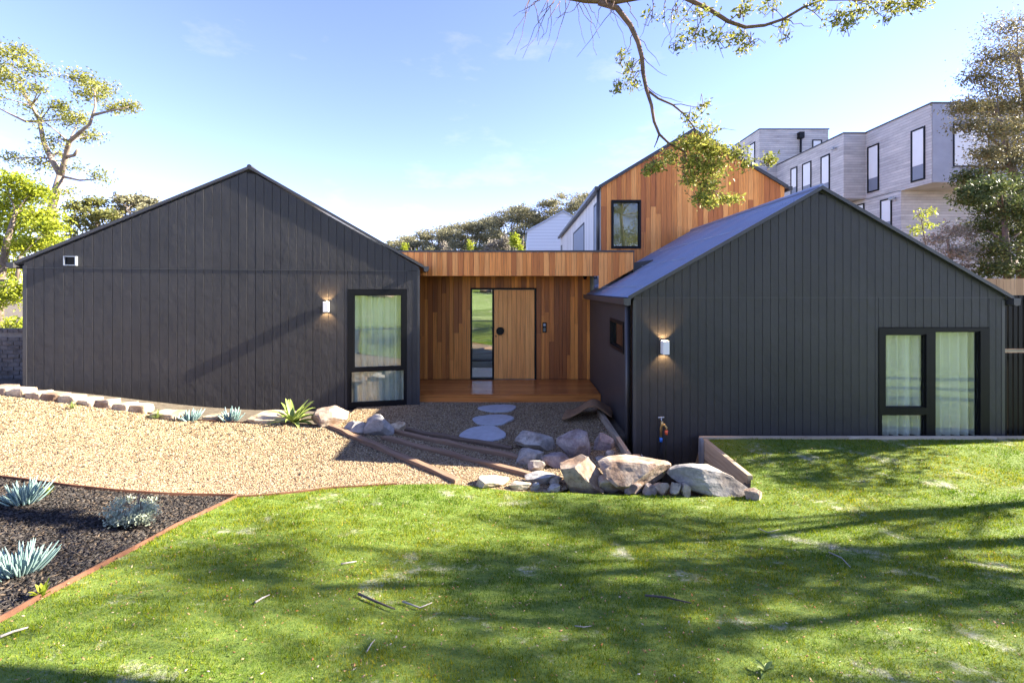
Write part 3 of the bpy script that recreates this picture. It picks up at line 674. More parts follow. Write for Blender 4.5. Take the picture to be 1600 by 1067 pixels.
m = MB(); m.box(FX0, FX1 + .015, FY - .012, FY + .06, fz1 - .028, fz1 + .012); m.box(FX1 - .003, FX1 + .015, FY + .06, 13.1, fz1 - .028, fz1 + .012); m.build('cap_flashing', 'dark_trim', en)
m = MB(); m.box(FX1, FX1 + .012, FY + .0, EY + .1, 2.98, fz1 - .03); m.build('side_return', 'dark_trim', en)
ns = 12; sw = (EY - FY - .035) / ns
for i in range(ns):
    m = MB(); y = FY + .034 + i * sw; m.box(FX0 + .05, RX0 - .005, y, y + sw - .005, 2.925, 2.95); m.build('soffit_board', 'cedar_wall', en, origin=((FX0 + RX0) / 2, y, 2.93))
m = MB(); c = Vector((1.62, 11.3, 2.925)); m.tube([c, c - Vector((0, 0, .05))], .05, 14); m.tube([c - Vector((0, 0, .05)), c - Vector((0, 0, .085)), c - Vector((0, 0, .10))], [.042, .036, .015], 14); m.build('security_camera', 'black_metal', en, smooth=True)
deck = empty('deck', (0, 11, 0), 'low polished timber deck at the front door', 'deck')
nd = 12; y0, y1 = 10.45, EY - .025; dw = (y1 - y0) / nd
for i in range(nd):
    m = MB(); xl = -2.62 - (i * dw) * .15; 
    cut = random.uniform(-1.6, 1.0)
    for (a, b) in ((xl, cut - .002), (cut + .002, RX0 - .02)):
        m = MB(); m.box(a, b, y0 + i * dw, y0 + (i + 1) * dw - .005, DZ - .025, DZ); o = m.build('plank', 'deck_timber', deck, origin=((a + b) / 2, y0 + i * dw, DZ)); bevel(o, .003, 1)
m = MB(); m.box(-2.6, RX0 - .02, y0 + .004, y0 + .03, -.04, DZ - .028); m.build('riser_board', 'deck_timber', deck, origin=(0, y0, .1))
m = MB(); m.box(-2.5, RX0 - .06, y0 + .05, y1 - .02, -.05, DZ - .03); m.build('joists', 'dark_trim', deck)
# hall behind the door (seen through the sidelight)
m = MB(); m.box(-2.7, 1.8, EY + .13, 20, .05, .17); m.build('hall_floor', 'interior_floor', house)
m = MB(); m.box(-2.8, -2.7, EY + .13, 20, .05, 2.95); m.box(1.9, 2.0, EY + .13, 20, -.1, 2.95); m.box(-2.8, -2.2, 20, 20.1, .05, 2.95); m.box(.2, 2, 20, 20.1, .05, 2.95); m.box(-2.2, .2, 20, 20.1, 2.5, 2.95); m.box(-2.8, 2.0, EY + .13, 20.1, 2.955, 3.1); m.build('hall_walls', 'interior_wall', house)
window(house, (-2.2, 20.0), UX, NF, 2.4, .17, 2.5, [(.06, 1.16, .25, 2.44), (1.24, 2.34, .25, 2.44)], curt=False, label='rear glazed door of the hall')

# --- timber upper storey
UY = 13.2; UX0, UX1, UXP = 2.36, 7.68, 5.03; UEZ, UPZ = 5.55, 7.16
def urake(x): return UEZ + (UPZ - UEZ) * ((x - UX0) / (UXP - UX0) if x < UXP else (UX1 - x) / (UX1 - UXP))
uw = empty('upper_wall', (UXP, UY, 2.9), parent=house)
u0, u1, uz0, uz1 = 2.655, 3.515, 3.76, 5.165
m = MB()
for (x0, x1, a0, a1) in ((UX0, u0, 2.3, UEZ), (u0, u1, uz1, UEZ), (u0, u1, 2.3, uz0), (u1, UX1, 2.3, UEZ)): m.box(x0, x1, UY + .022, UY + .14, a0, a1)
pa = [(UX0, UY + .022, UEZ), (UX1, UY + .022, UEZ), (UXP, UY + .022, UPZ - .03)]; pb = [(p[0], p[1] + .118, p[2]) for p in pa]
m.add(pa + pb, [(0, 1, 2), (5, 4, 3), (2, 5, 3, 0), (1, 4, 5, 2), (0, 3, 4, 1)]); m.build('wall_backing', 'black_metal', uw)
x = UX0
while x < UX1 - .02:
    w = min(random.choice((.135, .15, .15, .16)), UX1 - x)
    if UX1 - x - w < .05: w = UX1 - x
    for edge in (u0, u1, UXP):
        if x < edge - .02 < x + w - .02: w = edge - x
    t0, t1 = urake(x) - .02, urake(x + w) - .02
    rngs = [(2.6, None)]
    if x + w > u0 + .005 and x < u1 - .005: rngs = [(2.6, uz0 - .004), (uz1 + .004, None)]
    for (a0, a1) in rngs:
        top = min(t0, t1) if a1 is None else a1; cuts = [a0]
        if top - a0 > 1.8:
            cuts.append(random.uniform(a0 + .7, top - .5))
        for k, c0 in enumerate(cuts):
            last = k == len(cuts) - 1
            e0, e1 = (t0, t1) if (last and a1 is None) else ((a1, a1) if last else (cuts[k + 1] - .003,) * 2)
            board(uw, (x, UY + .022), UX, NF, w, c0, e0, e1, .022 + random.uniform(-.002, .002), 'cedar_upper', gap=.005)
    x += w
window(uw, (u0, UY), UX, NF, u1 - u0, uz0, uz1, [(.06, u1 - u0 - .06, uz0 + .06, uz1 - .06)], proud=.03, curt=False, label='black framed single window in the timber upper storey')
m = MB(); m.box(u0 - .3, u1 + .3, UY + .22, UY + .24, uz0 - .1, uz1 + .1); m.build('reflection_panel', 'olive_reflection', uw)  # added panel behind the pane, coloured to stand in for reflected trees
UB = 26.0
m = MB(); pw = [(897 , 340, 913, 392), (872, 366, 879, 392)]
m.box(UX0, UX0 + .1, UY + .14, UB, 2.3, UEZ - .02); m.build('side_wall', 'pale_cladding', house)
sw_ = empty('upper_side_cladding', (UX0, UY + .2, 3), parent=house); y = UY + .03
while y < UB:
    m = MB(); m.box(UX0 - .02, UX0 - .001, y, y + .138, 2.6, UEZ - .04); m.build('cladding_board', 'pale_cladding', sw_, origin=(UX0, y + .07, 4)); y += .145
for (pa_, pb_, zt) in ((897, 914, 5.0), (873, 879, 5.0), (930, 935, 5.2)):
    ya, yb_ = min(UB - .3, F * UX0 / (pa_ - CX)), F * UX0 / (pb_ - CX)
    if pa_ == 930: ya, yb_ = 14.3, 13.75
    if ya - yb_ < .3: continue
    window(house, (UX0 - .021, ya), (0, -1, 0), (-1, 0, 0), ya - yb_, 2.9, zt, [(.05, ya - yb_ - .05, 2.95, zt - .05)], proud=.02, depth=.0, curt=False, glass='house_glass')
    m = MB(); m.box(UX0 - .03, UX0 - .0215, yb_ + .06, ya - .06, 2.96, zt - .06); m.build('external_blind', 'blind_grey', house)
roofU = empty('roof', (UXP, UY, UPZ), parent=house)
for side in (0, 1):
    xe = UX0 - .08 if side == 0 else UX1 + .08; sl = (UPZ - UEZ) / ((UXP - UX0) if side == 0 else (UX1 - UXP)); ze = UPZ - abs(xe - UXP) * sl
    m = MB(); m.hexa([(xe, UY - .05, ze), (UXP, UY - .05, UPZ), (UXP, UB, UPZ), (xe, UB, ze), (xe, UY - .05, ze + .07), (UXP, UY - .05, UPZ + .07), (UXP, UB, UPZ + .07), (xe, UB, ze + .07)]); m.build('roof_sheet', 'roof_metal', roofU)
    m = MB(); m.hexa([(xe, UY - .062, ze - .02), (UXP, UY - .062, UPZ - .02), (UXP, UY - .03, UPZ - .02), (xe, UY - .03, ze - .02), (xe, UY - .062, ze + .08), (UXP, UY - .062, UPZ + .08), (UXP, UY - .03, UPZ + .08), (xe, UY - .03, ze + .08)]); m.build('barge_board', 'dark_trim', roofU)
    m = MB(); sg = -1 if side == 0 else 1; x0, x1 = sorted((xe, xe + sg * .11)); m.box(x0, x1, UY - .08, UB, ze - .06, ze + .045); m.build('gutter', 'dark_trim', roofU)
m = MB(); m.tube([(UX0 - .075, UY + .06, UEZ - .05), (UX0 - .075, UY + .06, 3.5)], .045, 12); m.build('downpipe', 'dark_trim', house, smooth=True)
m = MB(); m.box(UX1 - .1, UX1, UY + .14, UB, 2.3, UEZ - .02); m.box(UX0, UX1, UB - .1, UB, 2.3, UEZ); m.build('side_wall', 'cedar_upper', house)
m = MB(); m.hexa([(2.72, 10.9, 2.96), (3.2, 10.9, 3.24), (3.2, 13.1, 3.24), (2.72, 13.1, 2.96), (2.72, 10.9, 3.22), (3.2, 10.9, 3.29), (3.2, 13.1, 3.29), (2.72, 13.1, 3.22)]); m.build('valley_upstand', 'dark_trim', roofR)

# ------------------------------------------------------------------ wall lamps, intercom, tap, mat
def wall_lamp(p, n, label):
    n = Vector(n); p = Vector(p); e = empty('wall_lamp', p, label, 'wall lamp', 'up and down wall lamps')
    u = n.cross(Vector((0, 0, 1))); h = .108; w = .052; t = .004
    m = MB(); slab(m, p - u * .04, p + u * .04, p.z - .06, p.z + .06, n, .001, .02); m.build('back_plate', 'white_metal', e)
    m = MB(); c0, c1 = .02, .155
    for (a, b, q0, q1) in ((-w, w, c1 - t, c1), (-w, w, c0, c0 + t), (-w, -w + t, c0 + t, c1 - t), (w - t, w, c0 + t, c1 - t)):
        slab(m, p + u * a, p + u * b, p.z - h, p.z + h, n, q0, q1)
    m.build('body', 'white_metal', e)
    m = MB(); slab(m, p - u * (w - t), p + u * (w - t), p.z - .01, p.z + .01, n, c0 + t, c1 - t); m.build('divider', 'white_metal', e)
    for sgn in (1, -1):
        ld = bpy.data.lights.new('lamp_light', 'SPOT'); ld.energy = 4; ld.color = (1, .62, .28); ld.spot_size = R(110); ld.spot_blend = .6; ld.shadow_soft_size = .012
        lo = bpy.data.objects.new('lamp_light', ld); COL.objects.link(lo); lo.parent = e
        lo.location = n * .055 + Vector((0, 0, sgn * .06)); lo.rotation_euler = (0 if sgn < 0 else R(180), 0, 0)
s = wall_s(511); wall_lamp(wall_pt(s, 2.215, .003), WN, 'white box wall lamp beside the tall window, casting a long shadow')
wall_lamp((2.365, RY - .003, 1.645), NF, 'white box wall lamp glowing above the brass garden tap')
ic = empty('intercom', (.66, EY, 1.57), 'black intercom panel on the timber wall beside the door', 'intercom')
m = MB(); m.box(.605, .715, EY - .035, EY - .003, 1.43, 1.70); bevel(m.build('housing', 'black_metal', ic), .006)
m = MB(); m.box(.63, .69, EY - .037, EY - .0355, 1.60, 1.67); m.build('screen', 'slate_screen', ic)
m = MB()
for i in range(3):
    for j in range(3): m.box(.632 + i * .021, .645 + i * .021, EY - .040, EY - .0352, 1.46 + j * .035, 1.48 + j * .035)
m.build('keys', 'galvanised', ic)
tx, ty, tz = 2.31, RY - .06, -.62
tp = empty('garden_tap', (tx, ty, tz), 'brass garden tap on a blue topped riser against the black wall', 'tap')
m = MB(); m.tube([(tx, ty, tz), (tx, ty, .12)], .018, 10); m.build('riser', 'black_metal', tp, smooth=True)
m = MB(); m.tube([(tx, ty, .10), (tx, ty, .17)], .024, 10); m.build('blue_coupling', 'blue_plastic', tp, smooth=True)
m = MB(); m.tube([(tx, ty, .16), (tx, ty, .33), (tx + .02, ty - .01, .39), (tx + .01, ty - .01, .44)], [.02, .022, .026, .018], 10); m.tube([(tx, ty, .36), (tx + .05, ty - .03, .385), (tx + .075, ty - .04, .34), (tx + .075, ty - .04, .29)], [.02, .02, .018, .018], 10); m.build('tap_body', 'brass', tp, smooth=True)
m = MB(); m.tube([(tx + .075, ty - .04, .30), (tx + .075, ty - .04, .23)], .024, 10); m.build('hose_connector', 'orange_plastic', tp, smooth=True)
m = MB(); m.tube([(tx - .05, ty - .01, .50), (tx + .05, ty - .01, .50)], .012, 8); m.tube([(tx + .01, ty - .01, .42), (tx, ty - .01, .50)], .01, 8); m.build('handle', 'galvanised', tp, smooth=True)
m = MB(); m.tube([(tx + .075, ty - .04, .24), (tx + .07, ty - .04, .0), (tx + .03, ty - .03, -.3), (tx + .02, ty - .02, -.6)], .004, 6); m.build('thin_wire', 'leaf_dark', tp)
# coir mat thrown over the retaining wall
c = Vector((1.38, 9.15, .0)); v = []; nU, nV = 14, 10
for k in (0, 1):
    for j in range(nV + 1):
        for i in range(nU + 1):
            a, b = i / nU - .5, j / nV - .5
            x = c.x + a * .95 + b * .18; y = c.y + b * .75 - a * .12
            z = .05 + .26 * math.exp(-((a - .12) / .30) ** 2) * (1 - .25 * b) + .02 * math.sin(a * 9 + b * 5) + (.022 if k else 0)
            v.append((x, y, z))
NV = (nU + 1) * (nV + 1); fs = []
for j in range(nV):
    for i in range(nU):
        q = j * (nU + 1) + i; fs.append((q, q + nU + 1, q + nU + 2, q + 1)); fs.append((NV + q, NV + q + 1, NV + q + nU + 2, NV + q + nU + 1))
for i in range(nU): fs += [(i, i + 1, NV + i + 1, NV + i), (nV * (nU + 1) + i + 1, nV * (nU + 1) + i, NV + nV * (nU + 1) + i, NV + nV * (nU + 1) + i + 1)]
for j in range(nV): fs += [((j + 1) * (nU + 1), j * (nU + 1), NV + j * (nU + 1), NV + (j + 1) * (nU + 1)), (j * (nU + 1) + nU, (j + 1) * (nU + 1) + nU, NV + (j + 1) * (nU + 1) + nU, NV + j * (nU + 1) + nU)]
MB().add(v, fs).build('doormat', 'coir', origin=c, smooth=True, label='brown coir mat thrown over the low timber wall beside the deck', cat='mat')

# ------------------------------------------------------------------ retaining walls, sleepers, pavers, edging
rl = empty('retaining_wall', (1.62, 7.9, -.4), 'low timber sleeper retaining wall along the dark side wall by the deck', 'retaining wall')
for k in range(3):
    m = MB(); z0 = -.45 + k * .205; m.box(1.58, 1.655, 6.72, 9.25, z0, z0 + .2); bevel(m.build('sleeper', 'pale_sleeper', rl, origin=(1.62, 8, z0 + .1)), .006)
    m = MB(); m.box(1.665, 1.77, 6.655, 6.725, z0 + .0, z0 + .198); bevel(m.build('sleeper', 'paling', rl, origin=(1.72, 6.69, z0 + .1)), .005)
for xx in (1.60, 1.79):
    m = MB(); m.box(xx - .045, xx + .045 if xx < 1.7 else xx + .03, 6.60, 6.612, -.5, .165); m.box(xx - .006, xx + .006, 6.612, 6.70, -.5, .165); m.build('steel_post', 'galvanised', rl)
rr = empty('retaining_wall', (2.98, 6.6, -.4), 'timber sleeper retaining wall holding the lawn beside the black facade', 'retaining wall')
for k in range(3):
    m = MB(); z0 = -.42 + k * .205; m.box(2.94, 3.015, 5.88 if k == 2 else 5.95, 7.33, z0, z0 + .2); bevel(m.build('sleeper', 'pale_sleeper', rr, origin=(2.98, 6.6, z0 + .1)), .006)
x = 2.92
while x < 9.4:
    w = min(2.4, 9.5 - x); m = MB(); m.box(x, x + w - .006, 7.345, 7.42, .02, .205); bevel(m.build('sleeper', 'pale_plank', rr, origin=(x + w / 2, 7.38, .1)), .006); x += w
m = MB(); m.box(2.885, 2.937, 7.30, 7.343, -.6, .2); m.box(2.885, 2.93, 7.24, 7.252, -.6, .2); m.build('steel_post', 'galvanised', rr)

def sleeper(p0, p1, w, h, label):
    a, b = Vector(p0), Vector(p1); d = (b - a); L = d.length; n = 14; m = MB(); t = d.normalized(); sd_ = Vector((-t.y, t.x, 0)).normalized(); ring = []
    for i in range(n + 1):
        p = a + d * i / n + Vector((0, 0, .008 * math.sin(i * 1.3))); q = random.uniform(-.008, .008)
        for (o_, z) in ((-w / 2 + q, -h), (w / 2 + q, -h), (w / 2 + q, random.uniform(-.006, .006)), (-w / 2 + q, random.uniform(-.006, .006))): ring.append(p + sd_ * o_ + Vector((0, 0, z)))
    fs = [(i * 4 + j, i * 4 + (j + 1) % 4, i * 4 + 4 + (j + 1) % 4, i * 4 + 4 + j) for i in range(n) for j in range(4)] + [(3, 2, 1, 0), (n * 4, n * 4 + 1, n * 4 + 2, n * 4 + 3)]
    m.add([v - a for v in ring], fs); ang = math.atan2(d.y, d.x)
    o = m.build('railway_sleeper', 'old_sleeper', origin=(0, 0, 0)); o.data.transform(Matrix.Rotation(-ang, 4, 'Z')); o.location = a; o.rotation_euler = (0, 0, ang); bevel(o, .008, 1)
    return tag(o, label, 'sleeper', 'old timber sleepers stepping down to the courtyard')
def gp(px, py, dz=.06): g = G(px, py); return (g.x, g.y, g.z + dz)
sleeper(gp(516, 668), gp(716, 755), .10, .16, 'uppermost old timber sleeper, edging the pale gravel drive')
sleeper(gp(598, 686), gp(848, 750), .095, .16, 'second old timber sleeper down from the drive, its end under the rocks')
sleeper(gp(612, 676), gp(832, 722), .09, .16, 'third old timber sleeper down from the drive, above the lowest one')
sleeper(gp(622, 672), gp(800, 703), .085, .14, 'lowest old timber sleeper beside the stepping stones')

def paver(px0, px1, y0, y1, label, seed):
    g = G((px0 + px1) / 2, (y0 + y1) / 2); rng = random.Random(seed); w = (px1 - px0) / F * g.y / 2; d = abs(G((px0 + px1) / 2, y0).y - G((px0 + px1) / 2, y1).y) / 2
    n = 26; ph = [rng.uniform(0, 6.28) for _ in range(3)]; ring = []
    for i in range(n):
        t = 6.283 * i / n; r = 1 + .07 * math.sin(2 * t + ph[0]) + .07 * math.sin(3 * t + ph[1]) + .03 * math.sin(5 * t + ph[2]); ring.append((math.cos(t) * w * r, math.sin(t) * d * r))
    v = [(x, y, -.03) for x, y in ring] + [(x, y, .024) for x, y in ring] + [(x * .97, y * .97, .03) for x, y in ring]
    fs = [tuple(reversed(range(n)))] + [(i, (i + 1) % n, n + (i + 1) % n, n + i) for i in range(n)] + [(n + i, n + (i + 1) % n, 2 * n + (i + 1) % n, 2 * n + i) for i in range(n)] + [tuple(range(2 * n, 3 * n))]
    o = MB().add(v, fs).build('stepping_stone', 'bluestone_paver', origin=(0, 0, 0)); o.location = g + Vector((0, 0, .003)); tag(o, label, 'stepping stone', 'bluestone stepping stones to the deck')
paver(750, 806, 633, 645, 'long flat grey stepping stone next to the deck', 1)
paver(738, 802, 649, 665, 'middle grey stepping stone between the other two', 2)
paver(722, 788, 667, 691, 'broad grey stepping stone next to the lowest timber sleeper', 3)

def ribbon(pts, h, t, name, mat, **k):
    P = [Vector((x, y, H(x, y))) for x, y in pts]; Q = []
    for a, b in zip(P, P[1:]):
        for i in range(6): q = a.lerp(b, i / 6); Q.append(Vector((q.x, q.y, H(q.x, q.y))))
    Q.append(P[-1]); m = MB(); v = []
    for i, p in enumerate(Q):
        d = (Q[min(i + 1, len(Q) - 1)] - Q[max(i - 1, 0)]); n = Vector((-d.y, d.x, 0)).normalized() * t / 2
        for (o_, z) in ((-1, -.06), (1, -.06), (1, h), (-1, h)): v.append(p + n * o_ + Vector((0, 0, z)))
    n = len(Q); fs = [(i * 4 + j, i * 4 + (j + 1) % 4, i * 4 + 4 + (j + 1) % 4, i * 4 + 4 + j) for i in range(n - 1) for j in range(4)] + [(3, 2, 1, 0), (4 * n - 4, 4 * n - 3, 4 * n - 2, 4 * n - 1)]
    return m.add(v, fs).build(name, mat, origin=P[0], **k)
ribbon(EDG, .032, .010, 'garden_edging', 'corten', label='rusted steel edging between the lawn and dark mulch', cat='edging')
ribbon([EDG[-1]] + MTOP, .035, .012, 'garden_edging', 'corten', label='thin rusted edging between the mulch and the gravel drive', cat='edging')
ribbon(STL[4:], .03, .012, 'garden_edging', 'corten', label='thin rusted edging between gravel and the bed along the wall', cat='edging')
ribbon([EDG[-1]] + LTOP[:5], .02, .012, 'garden_edging', 'corten', label='thin rusted edging between the gravel drive and the lawn', cat='edging')

# ------------------------------------------------------------------ rocks
from mathutils import noise as mn
def rock_mesh(seed, sx, sy, sz, cuts=13, flat=.0, sub=4, boxy=0):
    rng = random.Random(seed); bm = bmesh.new(); bmesh.ops.create_icosphere(bm, subdivisions=sub, radius=1)
    pl = []
    for _ in range(cuts):
        d = Vector((rng.gauss(0, 1), rng.gauss(0, 1), rng.gauss(0, .8))).normalized(); pl.append((d, rng.uniform(.46, .74) + (.3 if boxy else 0)))
    pl.append((Vector((rng.uniform(-.25, .25), rng.uniform(-.25, .25), 1)).normalized(), .62 if flat else .8))
    off = Vector((rng.uniform(0, 50),) * 3)
    for v in bm.verts:
        if boxy: v.co = Vector([math.copysign(abs(q) ** .3, q) * .80 for q in v.co])
        p = v.co * (1 + (.05 if boxy else .16) * mn.noise(v.co * 1.3 + off))
        for d, k in pl:
            e = p.dot(d) - k
            if e > 0: p = p - d * e * .985
        p = p * (1.12 + .05 * mn.noise(p * 3 + off) + .022 * mn.noise(p * 9 + off) + .012 * mn.noise(p * 24 + off)); v.co = Vector((p.x * sx, p.y * sy, p.z * sz))
    me = bpy.data.meshes.new('rock'); bm.to_mesh(me); bm.free(); return me
ROCKN = [0]
def rock(x0, x1, yt, yb, mat, label, flat=0, name='rock', cat='rock', dep=.75, cuts=13, hs=1.0, boxy=0, group='rocks edging the lawn and courtyard'):
    ROCKN[0] += 1; g = G((x0 + x1) / 2, yb - 1); w = (x1 - x0) / F * g.y; h = (yb - yt) / F * g.y * hs; d = w * dep
    h = max(h * .9, .05)
    me = rock_mesh(ROCKN[0] * 17 + 3, w / 2 * 1.16, d / 2 * 1.16, h * .74, cuts, flat, 4, boxy); me.materials.append(M[mat])
    c = Vector((g.x, g.y + d * .42, 0)); zb = H(c.x, c.y) if h > .12 else g.z
    zb = min(zb, g.z)
    o = link_mesh(name, me, (c.x * 1, c.y, zb + h * .40)); return tag(o, label, cat, group)
ROCKS = [(812, 873, 676, 707, 'stone_granite', 'grey flat topped boulder beside the courtyard gravel, end of the lower sleepers', 1),
 (875, 932, 680, 719, 'stone_purple', 'purple grey boulder between the flat topped boulder and the timber wall', 0),
 (926, 960, 680, 704, 'stone_purple', 'dark purple rock against the low timber wall', 0),
 (802, 854, 702, 725, 'stone_granite', 'low rounded grey rock lying at the end of a sleeper', 0),
 (850, 889, 706, 732, 'stone_purple', 'reddish purple rock behind the big rust and white boulder', 0),
 (872, 947, 717, 768, 'stone_rust', 'big rust and white boulder standing on the lawn edge', 0),
 (945, 1049, 720, 770, 'stone_rust', 'wide tan boulder with a sloping top on the lawn edge', 1),
 (934, 973, 743, 769, 'stone_rust', 'small pink rock in front of the wide tan boulder, beside the big one', 0),
 (973, 1006, 755, 774, 'stone_purple', 'small dark round rock in front of the wide tan boulder', 0),
 (1007, 1026, 758, 774, 'stone_purple', 'little brown rock between two rocks on the lawn edge', 0),
 (1024, 1049, 753, 774, 'stone_rust', 'small upright tan rock at the end of the wide tan boulder', 0),
 (1047, 1067, 757, 776, 'stone_granite', 'small grey rock next to the green weed', 0),
 (1064, 1084, 756, 777, 'stone_granite', 'small split rock touching the huge pale boulder', 0),
 (1067, 1171, 737, 778, 'stone_pale', 'huge smooth pale grey boulder at the foot of the retaining wall', 0),
 (1168, 1194, 765, 782, 'stone_rust', 'flat brown stone sunk in the lawn beyond the huge pale boulder', 1),
 (820, 866, 740, 759, 'stone_pale', 'flat white rock in front of the sleepers', 1),
 (827, 851, 723, 738, 'stone_granite', 'small grey rock between the ends of two sleepers', 0),
 (856, 878, 758, 770, 'stone_granite', 'small blue grey stone at the foot of the big rust and white boulder', 0),
 (829, 845, 757, 768, 'stone_pale', 'small cream stone on the lawn edge', 0),
 (793, 827, 756, 768, 'stone_edging', 'flat orange stone laid along the lawn edge', 1),
 (737, 793, 746, 764, 'stone_edging', 'long flat tan stone laid along the lawn edge', 1),
 (945, 959, 706, 717, 'stone_granite', 'pebble sized grey stone in the corner by the timber wall', 0),
 (930, 947, 714, 721, 'stone_pale', 'small flat pale stone in the corner by the timber wall', 1),
 (858, 878, 746, 760, 'stone_granite', 'small grey stone wedged beside the flat white rock', 0),
 (473, 538, 639, 668, 'stone_rust', 'brown boulder at the top of the sleepers beside the agave', 0),
 (535, 575, 657, 680, 'stone_pale', 'low cream rock behind the uppermost sleeper', 1),
 (566, 606, 649, 683, 'stone_pale', 'white and black speckled rock behind the uppermost sleeper', 0),
 (604, 634, 659, 677, 'stone_edging', 'tan wedge shaped rock at the head of the lower sleepers', 0)]
for (x0, x1, yt, yb, mat, lab, fl) in ROCKS: rock(x0, x1, yt, yb, mat, lab, fl)
# stones edging the drive
for i in range(9):
    t0 = i / 9; x0 = -18 + 243 * t0; x1 = x0 + 28.5; yb = 616 + 29.5 * (max(0, x0 + 14) / 225) + 1.5; hh = 12 + random.uniform(-1.5, 1.5)
    rock(x0, x1, yb - hh, yb, 'stone_edging' if i % 3 else 'stone_rust', 'flat cream sandstone block in the row edging the drive, %s from the chalk stick end' % ['first', 'second', 'third', 'fourth', 'fifth', 'sixth', 'seventh', 'eighth', 'ninth'][8 - i], 1, 'edging_stone', 'stone', .8, 2, 1.15, 1, 'cream stones edging the drive')
for (x0, x1, yt, yb, lab) in ((234, 272, 647, 656, 'flat sandstone by the grass tuft, past the end of the stone row'), (316, 346, 651, 658, 'small flat sandstone between the two chalk stick clumps'), (386, 452, 651, 663, 'long flat sandstone beside the green agave')):
    rock(x0, x1, yt, yb, 'stone_edging', lab, 1, 'edging_stone', 'stone', .8, 3, 1.1, 1, 'cream stones edging the drive')
# bank behind the photographer (mirrored in the windows)
for i in range(9):
    x = -6 + i * 1.6 + random.uniform(-.5, .5); y = -9.5 + random.uniform(-1.2, 1.2); w = random.uniform(.35, .8)
    me = rock_mesh(400 + i, w, w * .8, w * .6); me.materials.append(M['stone_pale' if i % 2 else 'stone_rust']); o = link_mesh('rock', me, (x, y, H(x, y) + w * .2))
    tag(o, 'pale boulder on the garden bank mirrored in the windows', 'rock', 'boulders on the bank opposite the house')

# ------------------------------------------------------------------ leaves, plants, trees
def leaf_cloud(centers, sizes, up=.3, asp=.45, rngseed=0, rv=None):
    """one bent-free leaf quad (kite) per centre"""
    rs = np.random.RandomState(rngseed); n = len(centers)
    a = rs.normal(size=(n, 3)); a[:, 2] += up; a /= np.linalg.norm(a, axis=1)[:, None]
    b = rs.normal(size=(n, 3)); b -= (b * a).sum(1)[:, None] * a; b /= np.linalg.norm(b, axis=1)[:, None]
    s = sizes[:, None]; c = centers
    v = np.stack([c - b * s * .5, c + a * 0 + np.cross(a, b) * s * asp * .5, c + b * s * .5, c - np.cross(a, b) * s * asp * .5], 1).reshape(-1, 3)
    f = np.arange(4 * n).reshape(n, 4); r = rs.uniform(0, 1, n) if rv is None else rv
    return v, f, np.repeat(r, 4)
def clump_points(cl, per, seed, sub=12, spread=.6):
    rs = np.random.RandomState(seed); P, RV = [], []
    for (c, rad, k) in cl:
        n = max(4, int(per * k)); ns = max(2, int(sub * k ** .5))
        sc = rs.normal(size=(ns, 3)); sc /= np.linalg.norm(sc, axis=1)[:, None]; sc *= rs.uniform(.35, 1, (ns, 1)) ** .6
        j = rs.randint(0, ns, n); q = sc[j] * (1 - spread * .4) + rs.normal(size=(n, 3)) * spread * .55
        P.append(np.array(c)[None] + q * np.array(rad)[None]); RV.append(np.clip(rs.uniform(0, 1, ns)[j] * .6 + rs.uniform(0, .4, n), 0, 1))
    return np.concatenate(P), np.concatenate(RV)
def tree(name, label, cat, base, limbs, clumps, per, leaf, leaf_mat, bark_mat, seed, group=None, auto=True, sub=12, asp=.45, twigs=0, spread=.6):
    e = empty(name, base, label, cat, group); rng = random.Random(seed)
    m = MB(); nodes = []
    for (pts, r0, r1) in limbs:
        k = len(pts); m.tube(pts, [r0 + (r1 - r0) * i / (k - 1) for i in range(k)], 8); nodes += [(Vector(p), r0 + (r1 - r0) * i / (k - 1)) for i, p in enumerate(pts)]
    if auto:
        for (c, rad, k) in clumps:
            c = Vector(c); cand = [(q, r) for q, r in nodes if q.z < c.z + .3] or nodes
            q, r = min(cand, key=lambda w: (w[0] - c).length + rng.uniform(0, .2)); r = min(max(.012 if leaf > .05 else .004, r * .45), .045 if leaf > .05 else .006)
            mid = q.lerp(c, .5) + Vector((rng.uniform(-.15, .15), rng.uniform(-.15, .15), rng.uniform(-.05, .2))) * (q - c).length
            m.tube([q, q.lerp(mid, .5), mid, mid.lerp(c, .6), c], [r, r * .85, r * .65, r * .45, r * .2], 6)
            for _ in range(twigs):
                t = c + Vector((rng.gauss(0, .6) * rad[0], rng.gauss(0, .6) * rad[1], rng.gauss(0, .6) * rad[2])); s0 = mid.lerp(c, rng.random()); mm = s0.lerp(t, .5) + Vector((0, 0, rng.uniform(-.1, .1)))
                m.tube([s0, mm, t], [max(.004, r * .22), max(.003, r * .15), max(.002, r * .06)], 4, False)
    m.build('trunk', bark_mat, e, smooth=True)
    P, RV = clump_points(clumps, per, seed, sub, spread); rs = np.random.RandomState(seed + 1)
    v, f, a = leaf_cloud(P - np.array(base)[None], leaf * rs.uniform(.6, 1.3, len(P)), .3, asp, seed, RV)
    me = np_mesh('crown', v, f, leaf_mat, a); link_mesh('crown', me, base, e)
    return e
def pxc(px, py, Y, rx, ry, k=1, rd=None, dy=0):      # clump given by where it stands: centre and half sizes
    p = at(px, py, Y + dy); sc = (Y + dy) / F; return (tuple(p), (rx * sc, (rd or (rx + ry) / 2) * sc, ry * sc), k)
rj = random.Random(3)
